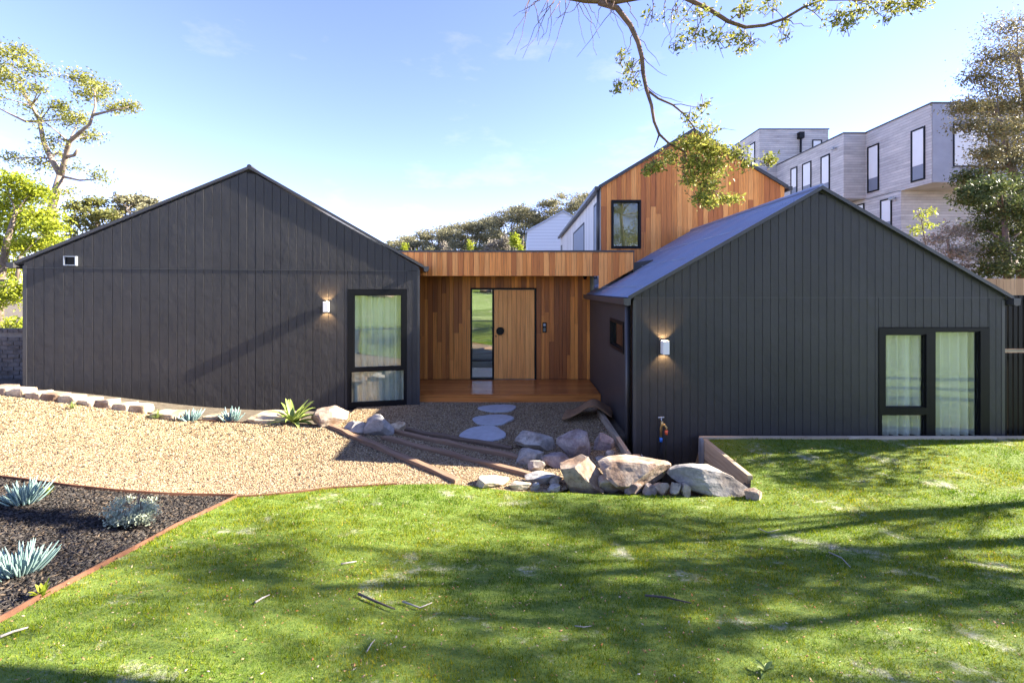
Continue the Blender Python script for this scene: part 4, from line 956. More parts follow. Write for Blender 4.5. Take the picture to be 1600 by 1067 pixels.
# tea tree behind the left wing
Y = 17.0; A = lambda x, y, d=0: tuple(at(x, y, Y + d))
gb = Vector(A(62, 470)); base = (gb.x, gb.y, H(gb.x, gb.y) - .1)
limbs = [([base, A(68, 430), A(78, 345), A(86, 305), A(95, 275)], .19, .12), ([A(95, 275), A(80, 248), A(68, 222, .4), A(62, 190, .6), A(50, 165, .8), A(38, 145, .9), A(20, 120, 1)], .10, .03),
         ([A(95, 275), A(103, 245), A(108, 222, -.3), A(125, 207, -.5), A(140, 195, -.6), A(149, 168, -.6), A(148, 142, -.5)], .10, .025), ([A(106, 245), A(116, 243, -.3), A(122, 234, -.4)], .06, .05),
         ([A(146, 180, -.6), A(170, 174, -.7), A(200, 168, -.8)], .05, .02), ([A(62, 190, .6), A(40, 190, .8), A(15, 178, 1), A(-10, 165, 1)], .06, .02), ([A(97, 276), A(125, 282), A(152, 280)], .05, .02)]
cl = [pxc(*q[:2], Y, *q[2:4], q[4], dy=rj.uniform(-1, 1)) for q in [(8, 84, 26, 10, .9), (30, 80, 16, 9, .6), (52, 106, 26, 11, 1), (12, 124, 26, 13, 1), (60, 140, 14, 8, .5), (30, 140, 18, 8, .4), (126, 125, 22, 12, 1), (157, 137, 22, 10, 1), (140, 148, 22, 10, .8), (203, 164, 12, 9, .6),
      (180, 168, 18, 8, .7), (92, 165, 14, 9, .6), (104, 186, 22, 13, 1), (122, 185, 18, 10, .7), (139, 212, 18, 10, .8), (86, 220, 20, 10, .35), (75, 235, 20, 12, .3), (95, 240, 16, 10, .25), (157, 278, 14, 12, .5), (22, 248, 24, 10, .6), (62, 258, 24, 12, .6), (118, 262, 14, 8, .2), (110, 300, 16, 10, .3),
      (-10, 110, 22, 16, 1), (-25, 150, 25, 18, 1), (60, 185, 16, 20, .25), (45, 165, 16, 12, .3)]]
tree('tea_tree', 'tall open crowned tree with forked pale trunk behind the black gable', 'tree', base, limbs, cl, 640, .105, 'leaf_teatree', 'bark_pale', 11, twigs=6, sub=16, spread=.9)
# lime bush-tree, far left
Y = 14.0; A = lambda x, y, d=0: tuple(at(x, y, Y + d)); base = (A(-5, 500)[0], Y, H(A(-5, 500)[0], Y) - .1)
cl = [pxc(x, y, Y, rx, ry, k, dy=rj.uniform(-1, 1)) for (x, y, rx, ry, k) in [(18, 284, 32, 14, 1), (45, 305, 36, 16, 1.2), (10, 322, 30, 18, 1.2), (62, 338, 30, 14, 1.1), (30, 352, 34, 16, 1.2), (75, 355, 26, 11, .8), (15, 385, 30, 16, 1.2), (52, 382, 32, 13, 1), (85, 372, 16, 8, .4),
      (10, 420, 28, 16, 1), (28, 450, 22, 14, .6), (5, 470, 22, 16, .6), (20, 505, 26, 12, .4), (-30, 330, 36, 30, 2), (-40, 400, 40, 34, 2), (60, 300, 20, 9, .5)]]
tree('lime_tree', 'bright lime green bushy tree over the dark brick wall', 'tree', base, [([base, A(0, 440), A(10, 380), A(25, 330)], .14, .05), ([A(0, 440), A(25, 440, -.3), A(32, 400, -.4)], .08, .03), ([base, A(-20, 450, .3), A(-30, 380, .4)], .1, .04)], cl, 1300, .105, 'leaf_lime', 'bark', 21, twigs=4, sub=16, spread=.8)
Y = 24.0; A = lambda x, y, d=0: tuple(at(x, y, Y + d))
for i, (x0, lab, mt, pts) in enumerate(((150, 'olive tree with pale branches showing above the black roof slope', 'leaf_olive', [(122, 322, 18, 12, .8), (150, 318, 22, 10, 1), (140, 338, 24, 11, 1), (170, 335, 18, 9, .8), (118, 345, 16, 10, .7), (155, 356, 26, 10, .8), (110, 365, 16, 10, .5)]),
                                        (205, 'low grey green tree peeping over the black roof slope', 'leaf_hill', [(190, 312, 18, 8, .8), (215, 314, 18, 9, 1), (236, 316, 14, 8, .7), (200, 328, 24, 9, 1), (185, 340, 18, 9, .8), (225, 330, 18, 9, .8)]))):
    q = A(x0, 420); base = (q[0], q[1], H(q[0], q[1]) - .1)
    tree('olive_tree' if i == 0 else 'scrub_tree', lab, 'tree', base, [([base, A(x0 - 4, 385), A(x0, 360), A(x0 + 3, 340)], .22, .07)], [pxc(x, y, Y, rx, ry, k, dy=rj.uniform(-1.5, 1.5)) for (x, y, rx, ry, k) in pts], 520, .19, mt, 'bark_pale', 31 + i, twigs=3)
# hill trees behind the entry
ORD = ['first', 'second', 'third', 'fourth', 'fifth', 'sixth', 'seventh', 'eighth', 'ninth', 'tenth', 'eleventh', 'twelfth', 'thirteenth']; SHR = [815, 790, 760, 733, 700, 665, 640]
hill = [(628, 62, 376, 18), (652, 64, 366, 22), (682, 60, 358, 24), (712, 62, 352, 24), (742, 58, 344, 26), (770, 60, 338, 24), (800, 56, 322, 30), (835, 58, 325, 26), (866, 56, 314, 26), (893, 54, 303, 26), (925, 58, 305, 26), (955, 60, 312, 26), (600, 64, 386, 16)]
for i, (px, Y, top, r) in enumerate(hill):
    p = at(px, 391, Y); zb = hill_z(p.x, Y) - .4; base = (p.x, Y, zb); tz_ = at(px, top, Y).z; h = tz_ - zb; rr_ = r * 1.2 * Y / F; rg = random.Random(50 + i)
    cl = [((p.x + rg.uniform(-1, 1) * rr_ * .95, Y + rg.uniform(-1, 1) * rr_, tz_ - .35 - rg.random() ** 1.5 * h * .75), (rr_ * rg.uniform(.35, .6), rr_ * .45, rg.uniform(.35, .6)), rg.uniform(.6, 1.1)) for _ in range(26)]
    if i in (4, 6, 8): cl += [((p.x + rg.uniform(-1, 1) * rr_, Y - rr_, zb + h * rg.uniform(.35, .6)), (rr_ * .3, rr_ * .3, .7), .8) for _ in range(3)]
    b0 = Vector(base); lean = rg.uniform(-.4, .4)
    lm = [([base, b0 + Vector((lean * .3, 0, h * .35)), b0 + Vector((lean, 0, h * .7))], .17, .07)] + [([b0 + Vector((0, 0, .1)), b0 + Vector((sx_ * .6, rg.uniform(-.4, .2), h * .38)), b0 + Vector((sx_ * 1.2, rg.uniform(-.6, .3), h * .75))], .11, .04) for sx_ in (-rg.uniform(.5, 1), rg.uniform(.5, 1))]
    tree('hill_tree', 'scrubby hill tree with pale stems, %s from the white cottage gable' % ORD[(11 - i) if i < 12 else 12], 'tree', base, lm, cl, 330, .26, 'leaf_hill', 'bark_pale', 60 + i, 'trees on the hill behind the house', twigs=3)
# shrubs low on the hill
for i, (px, Y, top, r, mt) in enumerate(((640, 50, 379, 14, 'leaf_lime'), (665, 50, 382, 12, 'leaf_hill'), (733, 48, 374, 12, 'leaf_lime'), (815, 46, 360, 14, 'leaf_lime'), (760, 48, 372, 14, 'leaf_grey'), (790, 48, 368, 14, 'leaf_grey'), (700, 50, 378, 14, 'leaf_grey'))):
    p = at(px, top, Y); zb = hill_z(p.x, Y) - .3; rr_ = r * Y / F; rg = random.Random(90 + i)
    base = (p.x, Y, zb); cl = [((p.x + rg.uniform(-1, 1) * rr_, Y + rg.uniform(-.5, .5), p.z - .5 - rg.random() * (p.z - zb) * .5), (rr_ * .5, rr_ * .5, .6), 1) for _ in range(6)]
    tree('hill_shrub', 'low leafy shrub on the hill above the entry roof, %s from the white cottage' % ORD[SHR.index(px)], 'shrub', base, [([base, (p.x, Y, (zb + p.z) / 2), (p.x + .2, Y, p.z - .6)], .08, .03)], cl, 230, .26, mt, 'bark', 95 + i, 'shrubs on the hill behind the house')
# right hand trees behind the fence
Y = 14.0; A = lambda x, y, d=0: tuple(at(x, y, Y + d))
def rtree(name, label, x0, Y, limbs, pts, per, leaf, mt, bk, seed, **k):
    q = at(x0, 470, Y); base = (q.x, q.y, H(q.x, q.y) - .1); f_ = lambda p: tuple(at(p[0], p[1], Y + (p[2] if len(p) > 2 else 0)))
    tree(name, label, 'tree', base, [([base] + [f_(p) for p in pp], r0, r1) for pp, r0, r1 in limbs], [pxc(x, y, Y, rx, ry, kk, dy=rj.uniform(-1, 1)) for (x, y, rx, ry, kk) in pts], per, leaf, mt, bk, seed, **k)
rtree('bronze_tree', 'tall bronze green tree leaning over the timber paling fence', 1600, 14.5, [([(1602, 430), (1600, 360), (1590, 300), (1575, 240), (1560, 180)], .24, .06), ([(1600, 360), (1612, 280), (1605, 180), (1590, 90)], .16, .05)],
      [(1575, 45, 30, 14, 1), (1548, 92, 26, 12, .9), (1590, 85, 26, 20, 1.2), (1528, 118, 18, 10, .7), (1560, 130, 30, 16, 1.2), (1512, 168, 22, 10, .9), (1545, 170, 28, 14, 1.2), (1585, 160, 28, 20, 1.4), (1515, 196, 22, 8, .7), (1555, 205, 30, 12, 1.1), (1590, 205, 26, 18, 1.2), (1570, 235, 26, 12, 1), (1545, 240, 20, 10, .7), (1540, 265, 20, 12, .7), (1590, 250, 24, 18, 1.2), (1635, 70, 40, 30, 2), (1640, 160, 40, 40, 2.5), (1630, 240, 40, 30, 2)], 1350, .085, 'leaf_bronze', 'bark', 71, twigs=8, sub=18, spread=1.15)
rtree('evergreen_tree', 'dense dark green shrub tree behind the timber paling fence', 1575, 13.5, [([(1575, 430), (1572, 380), (1568, 330)], .14, .05)],
      [(1515, 278, 20, 12, 1), (1545, 292, 26, 14, 1.2), (1580, 290, 26, 16, 1.2), (1522, 312, 24, 13, 1.1), (1560, 325, 30, 16, 1.5), (1595, 330, 26, 20, 1.5), (1540, 352, 28, 14, 1.2), (1580, 370, 30, 18, 1.5), (1545, 390, 28, 14, 1.2), (1590, 410, 28, 18, 1.4), (1555, 420, 26, 14, 1.1), (1510, 300, 12, 7, .5), (1640, 330, 40, 50, 3), (1640, 410, 40, 40, 2.4)], 1100, .095, 'leaf_dark', 'bark_dark', 72, twigs=3, sub=18, spread=.8)
rtree('grey_shrub', 'dry grey twiggy shrub beside the dark roof slope and fence', 1490, 14.0, [([(1488, 430), (1485, 400), (1480, 372)], .08, .03)],
      [(1460, 375, 22, 12, .9), (1490, 362, 24, 14, 1), (1515, 365, 22, 14, 1), (1478, 395, 24, 13, 1), (1510, 395, 24, 14, 1), (1535, 410, 20, 12, .8), (1500, 418, 24, 10, .8)], 520, .075, 'leaf_grey', 'bark', 73, twigs=22, sub=10)
rtree('young_tree', 'thin sapling with sparse pale leaves beyond the dark roof ridge', 1444, 17.0, [([(1444, 420), (1446, 380), (1440, 345)], .05, .015)],
      [(1440, 335, 12, 8, .5), (1450, 352, 14, 8, .6), (1432, 362, 12, 8, .5), (1455, 330, 8, 10, .25)], 240, .10, 'leaf_lime', 'bark', 74, twigs=6)
# trees outside the frame on the right: they throw the dappled shade on the lawn
def shade_tree(x, y, lo, hi, crown, n, seed, label, per=330):
    rg = random.Random(seed); zb = H(x, y) - .1; base = (x, y, zb); b0 = Vector(base)
    lm = [([base, b0 + Vector((.1, .1, hi * .3)), b0 + Vector((-.1, .2, hi * .6)), b0 + Vector((.1, 0, hi * .9))], .17, .05)]
    cl = []
    for i in range(n):
        cl.append(((x + rg.gauss(0, crown * .6), y + rg.gauss(0, crown * .5), zb + rg.uniform(lo, hi)), (rg.uniform(.5, 1.0), rg.uniform(.4, .7), rg.uniform(.15, .3)), rg.uniform(.6, 1.2)))
    tree('shade_tree', label, 'tree', base, lm, cl, per, .10, 'leaf_olive', 'bark', seed, twigs=5, sub=8)
shade_tree(12.6, 4.4, 4.6, 7.4, 1.3, 22, 201, 'spreading olive green tree on the high side of the lawn, shading it')
shade_tree(12.2, 7.9, 3.4, 5.6, 1.0, 7, 202, 'thin crowned olive green tree past the slatted screen')
shade_tree(14.6, 6.3, 6.2, 8.4, 1.3, 12, 203, 'tallest olive green tree beside the lawn')
shade_tree(13.6, 5.4, 7.2, 9.4, 1.3, 13, 204, 'high crowned olive green tree between the other lawn trees', 200)
# overhanging branch tree (trunk stands outside the frame to the right)
Y = 4.6; A = lambda x, y, d=0: tuple(at(x, y, Y + d)); base = (5.6, 2.2, H(5.6, 2.2) - .1); b0 = Vector(base)
main = [([base, b0 + Vector((-.1, .1, 1.6)), b0 + Vector((-.3, .3, 3.2)), b0 + Vector((-1.2, 1.0, 4.6)), A(1300, -150, -.4), A(1180, -75)], .2, .06), ([A(1180, -75), A(1090, -30), A(1020, -10), A(960, 2), A(915, 1), A(870, -6), A(815, -16)], .055, .014),
        ([A(935, 4), A(964, 13), A(985, 40), A(997, 66), A(1003, 90), A(1005, 115), A(1010, 140), A(1018, 165), A(1022, 190), A(1030, 210), A(1045, 224), A(1070, 238)], .030, .010),
        ([A(1010, 140), A(1028, 154), A(1051, 164), A(1068, 178), A(1082, 196), A(1092, 212)], .013, .006), ([A(1030, 210), A(1026, 222), A(1022, 231)], .01, .004),
        ([A(1060, -8), A(1085, 4), A(1110, 16), A(1138, 34), A(1165, 43), A(1195, 40), A(1225, 30), A(1255, 12), A(1285, 0), A(1330, 0, .2), A(1390, 6, .3), A(1440, 4, .4)], .024, .006)]
tw = random.Random(5)
def twig(x, y, dx, dy, r=.0045, n=5, d=0):
    pts = [A(x, y, d)]; 
    for i in range(n): x += dx / n + tw.uniform(-5, 5); y += dy / n + tw.uniform(-4, 4); pts.append(A(x, y, d + tw.uniform(-.05, .05)))
    main.append((pts, r, .0015)); return (x, y)
for _ in range(26):
    x = tw.uniform(825, 960); ex = twig(x, tw.uniform(-6, 6), tw.uniform(-45, 35), tw.uniform(25, 95), .004, 6, tw.uniform(-.2, .2))
for (x, y, dx, dy) in [(985, 40, 50, 60), (990, 50, -25, 60), (1000, 85, 45, 40), (1010, 135, 60, 20), (1003, 90, -40, 50), (1005, 110, -35, 25), (1085, 4, -30, 60), (1110, 16, -40, 50), (1135, 33, -20, 45), (1165, 43, 10, 38), (1060, 0, -30, 70), (1040, 0, 10, 70), (1150, 40, 40, 30), (1092, 212, 60, -10), (1082, 196, 70, 5), (1070, 238, 40, 60), (1070, 238, 10, 70), (1090, 212, 25, 90), (1045, 224, -30, 40), (1150, 240, 55, 10), (1068, 178, 20, -20), (1051, 164, 50, 5), (1225, 30, 50, 15), (1255, 12, 60, 25), (1330, 0, 50, 30), (1390, 6, 60, 12), (1195, 40, 20, 15), (980, 4, 20, 50), (1020, 0, -20, 55)]: twig(x, y, dx, dy, .005, 6)
cl = [pxc(x, y, Y, rx, ry, k, rd=18, dy=rj.uniform(-.15, .15)) for (x, y, rx, ry, k) in [(1075, 225, 22, 12, .9), (1100, 232, 24, 14, 1.2), (1125, 240, 22, 14, .9), (1085, 255, 24, 14, 1.2), (1112, 262, 26, 16, 1.3), (1080, 280, 14, 12, .6), (1105, 288, 20, 14, 1.1), (1095, 308, 14, 12, .8), (1138, 312, 18, 8, .7), (1110, 316, 12, 10, .5),
      (1020, 258, 16, 10, .6), (1045, 245, 16, 10, .6), (1012, 268, 8, 6, .25), (1150, 240, 16, 12, .5), (1165, 258, 12, 8, .3), (1203, 250, 12, 9, .4), (1080, 185, 22, 14, .35), (1105, 205, 18, 12, .4), (1100, 165, 10, 8, .15), (985, 105, 14, 14, .3), (965, 135, 10, 8, .25), (990, 130, 12, 10, .25), (970, 90, 10, 8, .12),
      (1085, 55, 22, 14, .4), (1120, 60, 24, 12, .45), (1150, 62, 18, 12, .45), (1170, 72, 14, 8, .25), (1060, 70, 12, 8, .2), (1095, 20, 20, 12, .25), (1160, 15, 14, 9, .4), (1222, 40, 8, 8, .12), (1228, 58, 6, 6, .08), (1310, 30, 22, 12, .5), (1345, 15, 28, 10, .6), (1325, 42, 10, 6, .2), (1390, 8, 22, 9, .5), (1430, 8, 22, 9, .6), (1385, 30, 6, 6, .1), (1060, 20, 20, 15, .2), (1020, 25, 16, 12, .12), (1280, 10, 18, 10, .3), (1200, 10, 20, 10, .3)]]
cl += [((b0 + Vector((tw.gauss(-.4, 1.0), tw.gauss(.2, .8), tw.uniform(4.6, 6.2)))), (.5, .5, .3), 1) for _ in range(8)]
cl = [(tuple(c), r, k) for c, r, k in cl]
tree('overhanging_tree', 'tree reaching a drooping leafy branch down across the sky above the house', 'tree', base, main, cl, 360, .046, 'leaf_teatree', 'bark_red', 81, auto=True, twigs=5, asp=.42, sub=22, spread=.8)
# shrubs on the bank behind the photographer
for i in range(5):
    x = -7 + i * 3.5; y = -12 - (i % 2); base = (x, y, H(x, y) - .1); rg = random.Random(120 + i)
    tree('bank_shrub', 'olive shrub on the garden bank opposite the house', 'shrub', base, [([base, (x, y, base[2] + .8), (x + .2, y, base[2] + 1.6)], .06, .03)], [((x + rg.uniform(-1, 1), y + rg.uniform(-.6, .6), base[2] + rg.uniform(.6, 2.0)), (.7, .6, .45), 1) for _ in range(8)], 160, .16, 'leaf_olive', 'bark', 121 + i, 'shrubs on the bank opposite the house')

for i, (x, y, h) in enumerate(((9.6, -16, 12.5), (2.5, -18, 11), (-6.5, -17, 12), (16, -11, 11))):
    base = (x, y, H(x, y) - .1); rg = random.Random(140 + i); b0 = Vector(base)
    tree('gum_tree', 'tall olive gum tree on the bank opposite the house, mirrored in the windows', 'tree', base, [([base, b0 + Vector((.2, 0, h * .3)), b0 + Vector((-.2, .2, h * .6)), b0 + Vector((.1, 0, h * .9))], .25, .07)],
         [((x + rg.gauss(0, 1.6), y + rg.gauss(0, 1.3), base[2] + h * rg.uniform(.3, 1)), (1.1, 1.0, .6), 1) for _ in range(26)], 260, .2, 'leaf_teatree', 'bark', 141 + i, 'gum trees opposite the house', twigs=2)
# succulents, agave, silver bush, tufts
def finger_plant(name, label, cat, c, n, L, r, mat, seed, group=None, flat=1.0, curl=.2, width=1.0):
    rg = random.Random(seed); e = empty(name, c, label, cat, group); V, Fc, At = [], [], []
    m = MB()
    for i in range(n):
        a = rg.uniform(0, 6.283); tilt = rg.uniform(.1, 1.0) * flat; d = Vector((math.cos(a) * math.sin(tilt), math.sin(a) * math.sin(tilt), math.cos(tilt))); l = L * rg.uniform(.6, 1.1)
        p0 = Vector(c) + Vector((math.cos(a), math.sin(a), 0)) * rg.uniform(0, .35) * L * width + Vector((0, 0, -.01))
        k = len(m.v); pts = [p0 + d * l * t + Vector((0, 0, curl * l * t * t)) for t in (0, .25, .5, .75, .93, 1)]
        m.tube(pts, [r * .6, r * .9, r, r * .85, r * .5, r * .1], 6); At += [rg.random()] * (len(m.v) - k)
    o = m.build('leaves', mat, e, smooth=True); at_ = o.data.attributes.new('rnd', 'FLOAT', 'POINT'); at_.data.foreach_set('value', At)
    return e
finger_plant('chalk_stick', 'blue chalk stick succulent at the back of the mulch bed by the gravel', 'succulent', G(38, 787), 64, .185, .0078, 'leaf_chalk', 1, width=1.0)
finger_plant('chalk_stick', 'large blue chalk stick succulent near the rusted edging of the lawn', 'succulent', G(30, 898), 80, .165, .007, 'leaf_chalk', 2, width=1.3)
finger_plant('chalk_stick', 'small chalk stick clump against the wall, beside the lone grass tuft', 'succulent', G(298, 658), 30, .20, .014, 'leaf_chalk', 3, 'chalk sticks along the black wall')
finger_plant('chalk_stick', 'small chalk stick clump against the wall, nearer the agave', 'succulent', G(360, 659), 38, .22, .014, 'leaf_chalk', 4, 'chalk sticks along the black wall')
def blade_plant(name, label, cat, c, n, L, w, mat, seed, droop=.5, tilt=(.2, 1.1)):
    rg = random.Random(seed); m = MB(); At = []; c = Vector(c)
    for i in range(n):
        a = 6.283 * i / n * 2.4 + rg.uniform(-.3, .3); tl = rg.uniform(*tilt); l = L * rg.uniform(.75, 1.1); hd = Vector((math.cos(a), math.sin(a), 0)); sdv = Vector((-math.sin(a), math.cos(a), 0)); k = len(m.v); N_ = 7; v = []
        for j in range(N_ + 1):
            t = j / N_; p = c + hd * (math.sin(tl) * l * t) + Vector((0, 0, math.cos(tl) * l * t - droop * l * t * t * t * math.sin(tl) + .01)); ww = w * (math.sin(math.pi * min(1, .12 + t * .88) ** .8) ** .8 if t < 1 else 0.02) * .5
            v += [p - sdv * ww + Vector((0, 0, ww * .5)), p - Vector((0, 0, ww * .2)), p + sdv * ww + Vector((0, 0, ww * .5))]
        m.add(v, [(j * 3 + q, j * 3 + q + 1, j * 3 + q + 4, j * 3 + q + 3) for j in range(N_) for q in (0, 1)]); At += [rg.random()] * (len(m.v) - k)
    o = m.build(name, mat, origin=c, smooth=True, label=label, cat=cat); a_ = o.data.attributes.new('rnd', 'FLOAT', 'POINT'); a_.data.foreach_set('value', At); return o
blade_plant('agave', 'bright green agave with arching pointed leaves against the black wall', 'agave', G(458, 662), 34, .54, .085, 'leaf_agave', 3, .35, (.45, 1.35))
blade_plant('grass_tuft', 'small green grass tuft at the end of the sandstone row', 'grass tuft', G(246, 655), 60, .20, .008, 'leaf_agave', 5, .6, (.1, .9))
blade_plant('grass_tuft', 'small green grass tuft growing among the sandstone row', 'grass tuft', G(112, 640), 40, .15, .008, 'leaf_agave', 6, .6, (.1, .9))
blade_plant('weed', 'little green weed sprouting between the rocks below the tap', 'weed', G(1050, 772) + Vector((0, .3, .12)), 14, .16, .03, 'leaf_agave', 7, .5, (.1, .9))
blade_plant('weed', 'yellow green weed beside the large chalk stick in the mulch', 'weed', G(66, 935), 10, .10, .02, 'leaf_lime', 8, .3, (.1, .9))
blade_plant('weed', 'yellow green weed touching the back chalk stick in the mulch', 'weed', G(74, 775), 9, .10, .02, 'leaf_lime', 9, .3, (.1, .9))
blade_plant('weed', 'small dark green weed with broad leaves growing in the lawn', 'weed', G(1195, 1052), 9, .07, .02, 'leaf_agave', 10, .3, (.6, 1.3))
g = G(211, 820); base = tuple(g); rg = random.Random(9)
tree('silver_bush', 'round silver leaved bush in the middle of the dark mulch', 'shrub', base, [([base, (g.x, g.y, g.z + .05), (g.x, g.y, g.z + .1)], .012, .006)], [((g.x + rg.uniform(-.17, .17), g.y + rg.uniform(-.1, .12), g.z + rg.uniform(.05, .18)), (.075, .075, .05), 1) for _ in range(16)], 230, .024, 'leaf_silver', 'bark', 131, twigs=4)

# ------------------------------------------------------------------ boundary: brick wall, screen, paling fence
bwx0, bwx1, by = -12.2, -9.45, 9.3
bk = empty('brick_wall', (-10.8, by, .6), 'low dark brick wall with a few pale bricks beside the black gable', 'brick wall')
m = MB(); m.box(bwx0, bwx1, by + .012, by + .2, .3, 1.70); m.build('mortar_core', 'mortar', bk)
bme = None; z = .45; row = 0
proto = MB(); proto.box(-.112, .112, -.012, .1, -.037, .037); po = proto.build('brick', 'brick_dark', bk, origin=(0, 0, 0)); bevel(po, .004, 1); bpy.data.objects.remove(bpy.data.objects[po.name]) if False else None
first = True; pale_me = None
while z < 1.62:
    x = bwx0 + .115 + (.117 if row % 2 else 0)
    while x < bwx1 - .1:
        pale = (row, round((x - bwx0) / .234)) in ((9, 11), (7, 11), (4, 10), (12, 9))
        if first: o = po; first = False; o.location = Vector((x, by, z)) - wpos(bk)
        else:
            me_ = po.data
            if pale:
                if pale_me is None: pale_me = po.data.copy(); pale_me.materials.clear(); pale_me.materials.append(M['brick_pale'])
                me_ = pale_me
            o = link_mesh('brick', me_, (x + random.uniform(-.003, .003), by + random.uniform(-.004, .004), z), bk)
        x += .234
    z += .086; row += 1
x = bwx0 + .055
while x < bwx1 - .05:
    m = MB(); m.box(x - .05, x + .05, by - .02, by + .21, 1.702, 1.775); m.build('capping_brick', 'brick_dark', bk, origin=(x, by, 1.74)); x += .11
sc = empty('slatted_screen', (8.5, 7.6, .1), 'black vertical slat screen in two tiers beside the black wing', 'screen')
for k, (z0, z1) in enumerate(((.12, 1.53), (1.60, 2.49))):
    x = 8.06
    while x < 9.4:
        m = MB(); m.box(x, x + .06, 7.58, 7.605, z0, z1); m.build('slat', 'black_metal', sc, origin=(x, 7.59, z0)); x += .085
    m = MB(); m.box(8.03, 9.42, 7.61, 7.65, z1 - .12, z1 - .06); m.build('rail', 'black_metal', sc); m = MB(); m.box(8.03, 9.42, 7.61, 7.65, z0 + .06, z0 + .12); m.build('rail', 'black_metal', sc)
m = MB(); m.box(8.03, 9.42, 7.575, 7.61, 1.545, 1.585); m.build('middle_rail', 'pale_plank', sc)
m = MB(); m.box(9.43, 9.5, 7.58, 7.65, .0, 2.5); m.build('post', 'black_metal', sc)
m = MB(); m.box(8.03, 8.055, 7.60, 7.66, .0, 2.5); m.build('post', 'pale_plank', sc)
pf = empty('paling_fence', (10.8, 10.2, .2), 'new orange timber paling fence below the dark trees', 'fence')
x = 9.2
while x < 13.2:
    m = MB(); m.box(x, x + .145, 10.2 + random.uniform(-.004, .004), 10.222, .25, 2.82 + random.uniform(-.006, .006)); m.build('paling_board', 'paling', pf, origin=(x + .07, 10.2, 1.5)); x += .149
for z in (.7, 1.6, 2.45): m = MB(); m.box(9.2, 13.2, 10.225, 10.27, z, z + .07); m.build('rail', 'paling', pf)

# ------------------------------------------------------------------ neighbouring buildings
nb_ = empty('neighbour_house', (20, 25, 1), 'large grey weatherboard house with cantilevered upper floor behind the trees', 'house')
m = MB(); m.box(18.1, 26, 20.0, 23.8, 7.25, 10.72); m.build('front_volume', 'weathered_boards', nb_)
m = MB(); m.box(16.94, 26, 23.8, 32, 7.3, 10.70); m.build('middle_volume', 'weathered_boards', nb_)
m = MB(); m.box(18.1, 26, 21.6, 32, .3, 7.28); m.build('lower_volume', 'weathered_boards', nb_)
m = MB(); m.box(15.8, 20.35, 30, 33.9, 8, 13.08); m.build('upper_volume', 'weathered_boards', nb_)
m = MB(); m.box(18.13, 25.97, 19.97, 19.998, 7.27, 10.70); m.build('front_panel', 'fibre_cement', nb_)
m = MB(); m.box(18.06, 26, 19.95, 23.76, 10.722, 10.78); m.box(16.9, 26, 23.76, 32, 10.702, 10.76); m.box(15.76, 20.4, 29.96, 33.94, 13.082, 13.14); m.build('roof_capping', 'dark_trim', nb_)
def nwin_side(X, p0, p1, y0, y1):                    # window on a wall facing -X
    ya, yb = F * X / (p0 - CX), F * X / (p1 - CX); ym = (ya + yb) / 2; z1, z0 = EYE - (y0 - HY) / F * ym, EYE - (y1 - HY) / F * ym
    e = window(nb_, (X - .004, ya), (0, -1, 0), (-1, 0, 0), ya - yb, z0, z1, [(.07, ya - yb - .07, z0 + .07, z1 - .07)], proud=.04, depth=.0, curt=False, glass='house_glass')
    m = MB(); m.box(X - .02, X - .006, yb + .08, ya - .08, z0 + (z1 - z0) * .3, z1 - .08); m.build('blind', 'white_paint', e)
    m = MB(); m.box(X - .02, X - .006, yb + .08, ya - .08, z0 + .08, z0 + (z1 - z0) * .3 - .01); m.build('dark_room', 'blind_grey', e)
for q in ((18.1, 1424, 1446, 201, 283), (18.1, 1356, 1374, 227, 300), (16.94, 1283, 1297, 243, 305), (16.94, 1254, 1268, 254, 305), (16.94, 1236, 1246, 262, 306), (18.1, 1376, 1394, 311, 362), (18.1, 1337, 1351, 319, 340), (15.8, 1169, 1180, 225, 262), (15.8, 1154, 1162, 234, 262)): nwin_side(*q)
Yq = 19.97; x0, x1 = (1489 - CX) / F * Yq, (1545 - CX) / F * Yq; z0, z1 = EYE - (261 - HY) / F * Yq, EYE - (194 - HY) / F * Yq
e = window(nb_, (x0, Yq - .002), UX, NF, x1 - x0, z0, z1, [(.05, x1 - x0 - .05, z0 + .05, z1 - .05)], proud=.03, depth=0, curt=False, glass='house_glass'); m = MB(); m.box(x0 + .06, x1 - .06, Yq - .016, Yq - .006, z0 + .06, z1 - .06); m.build('blind', 'white_paint', e)
x0, x1 = (1269 - CX) / F * 30, (1284 - CX) / F * 30; e = window(nb_, (x0, 29.998), UX, NF, x1 - x0, 11.5, 12.4, [(.06, x1 - x0 - .06, 11.56, 12.34)], proud=.04, depth=0, curt=False, glass='house_glass'); m = MB(); m.box(x0 + .07, x1 - .07, 29.98, 29.99, 11.57, 12.33); m.build('blind', 'white_paint', e)
c = at(1252, 212, 29.8); m = MB(); m.box(c.x - .16, c.x + .16, 29.7, 29.996, c.z - .18, c.z + .22); m.tube([(c.x, 29.85, c.z - .18), (c.x, 29.85, c.z - 1.1)], .07, 8); m.build('flue', 'black_metal', nb_)
for (px, py, X) in ((1306, 231, 16.94), (1399, 309, 18.1)):
    Yv = F * X / (px - CX); zv = EYE - (py - HY) / F * Yv; m = MB(); m.tube([(X - .002, Yv, zv), (X - .2, Yv, zv)], .03, 8); m.tube([(X - .18, Yv - .12, zv - .05), (X - .18, Yv + .12, zv - .05)], .07, 8); m.build('floodlight', 'galvanised', nb_)
wh = empty('white_cottage', (2, 36, 1), 'white weatherboard gable of a cottage beyond the entry roof', 'house')
a = at(824, 362, 36); pk = at(880, 331, 36); x0, ze, xp, zp = a.x, a.z, pk.x, pk.z; x1 = 2 * xp - x0
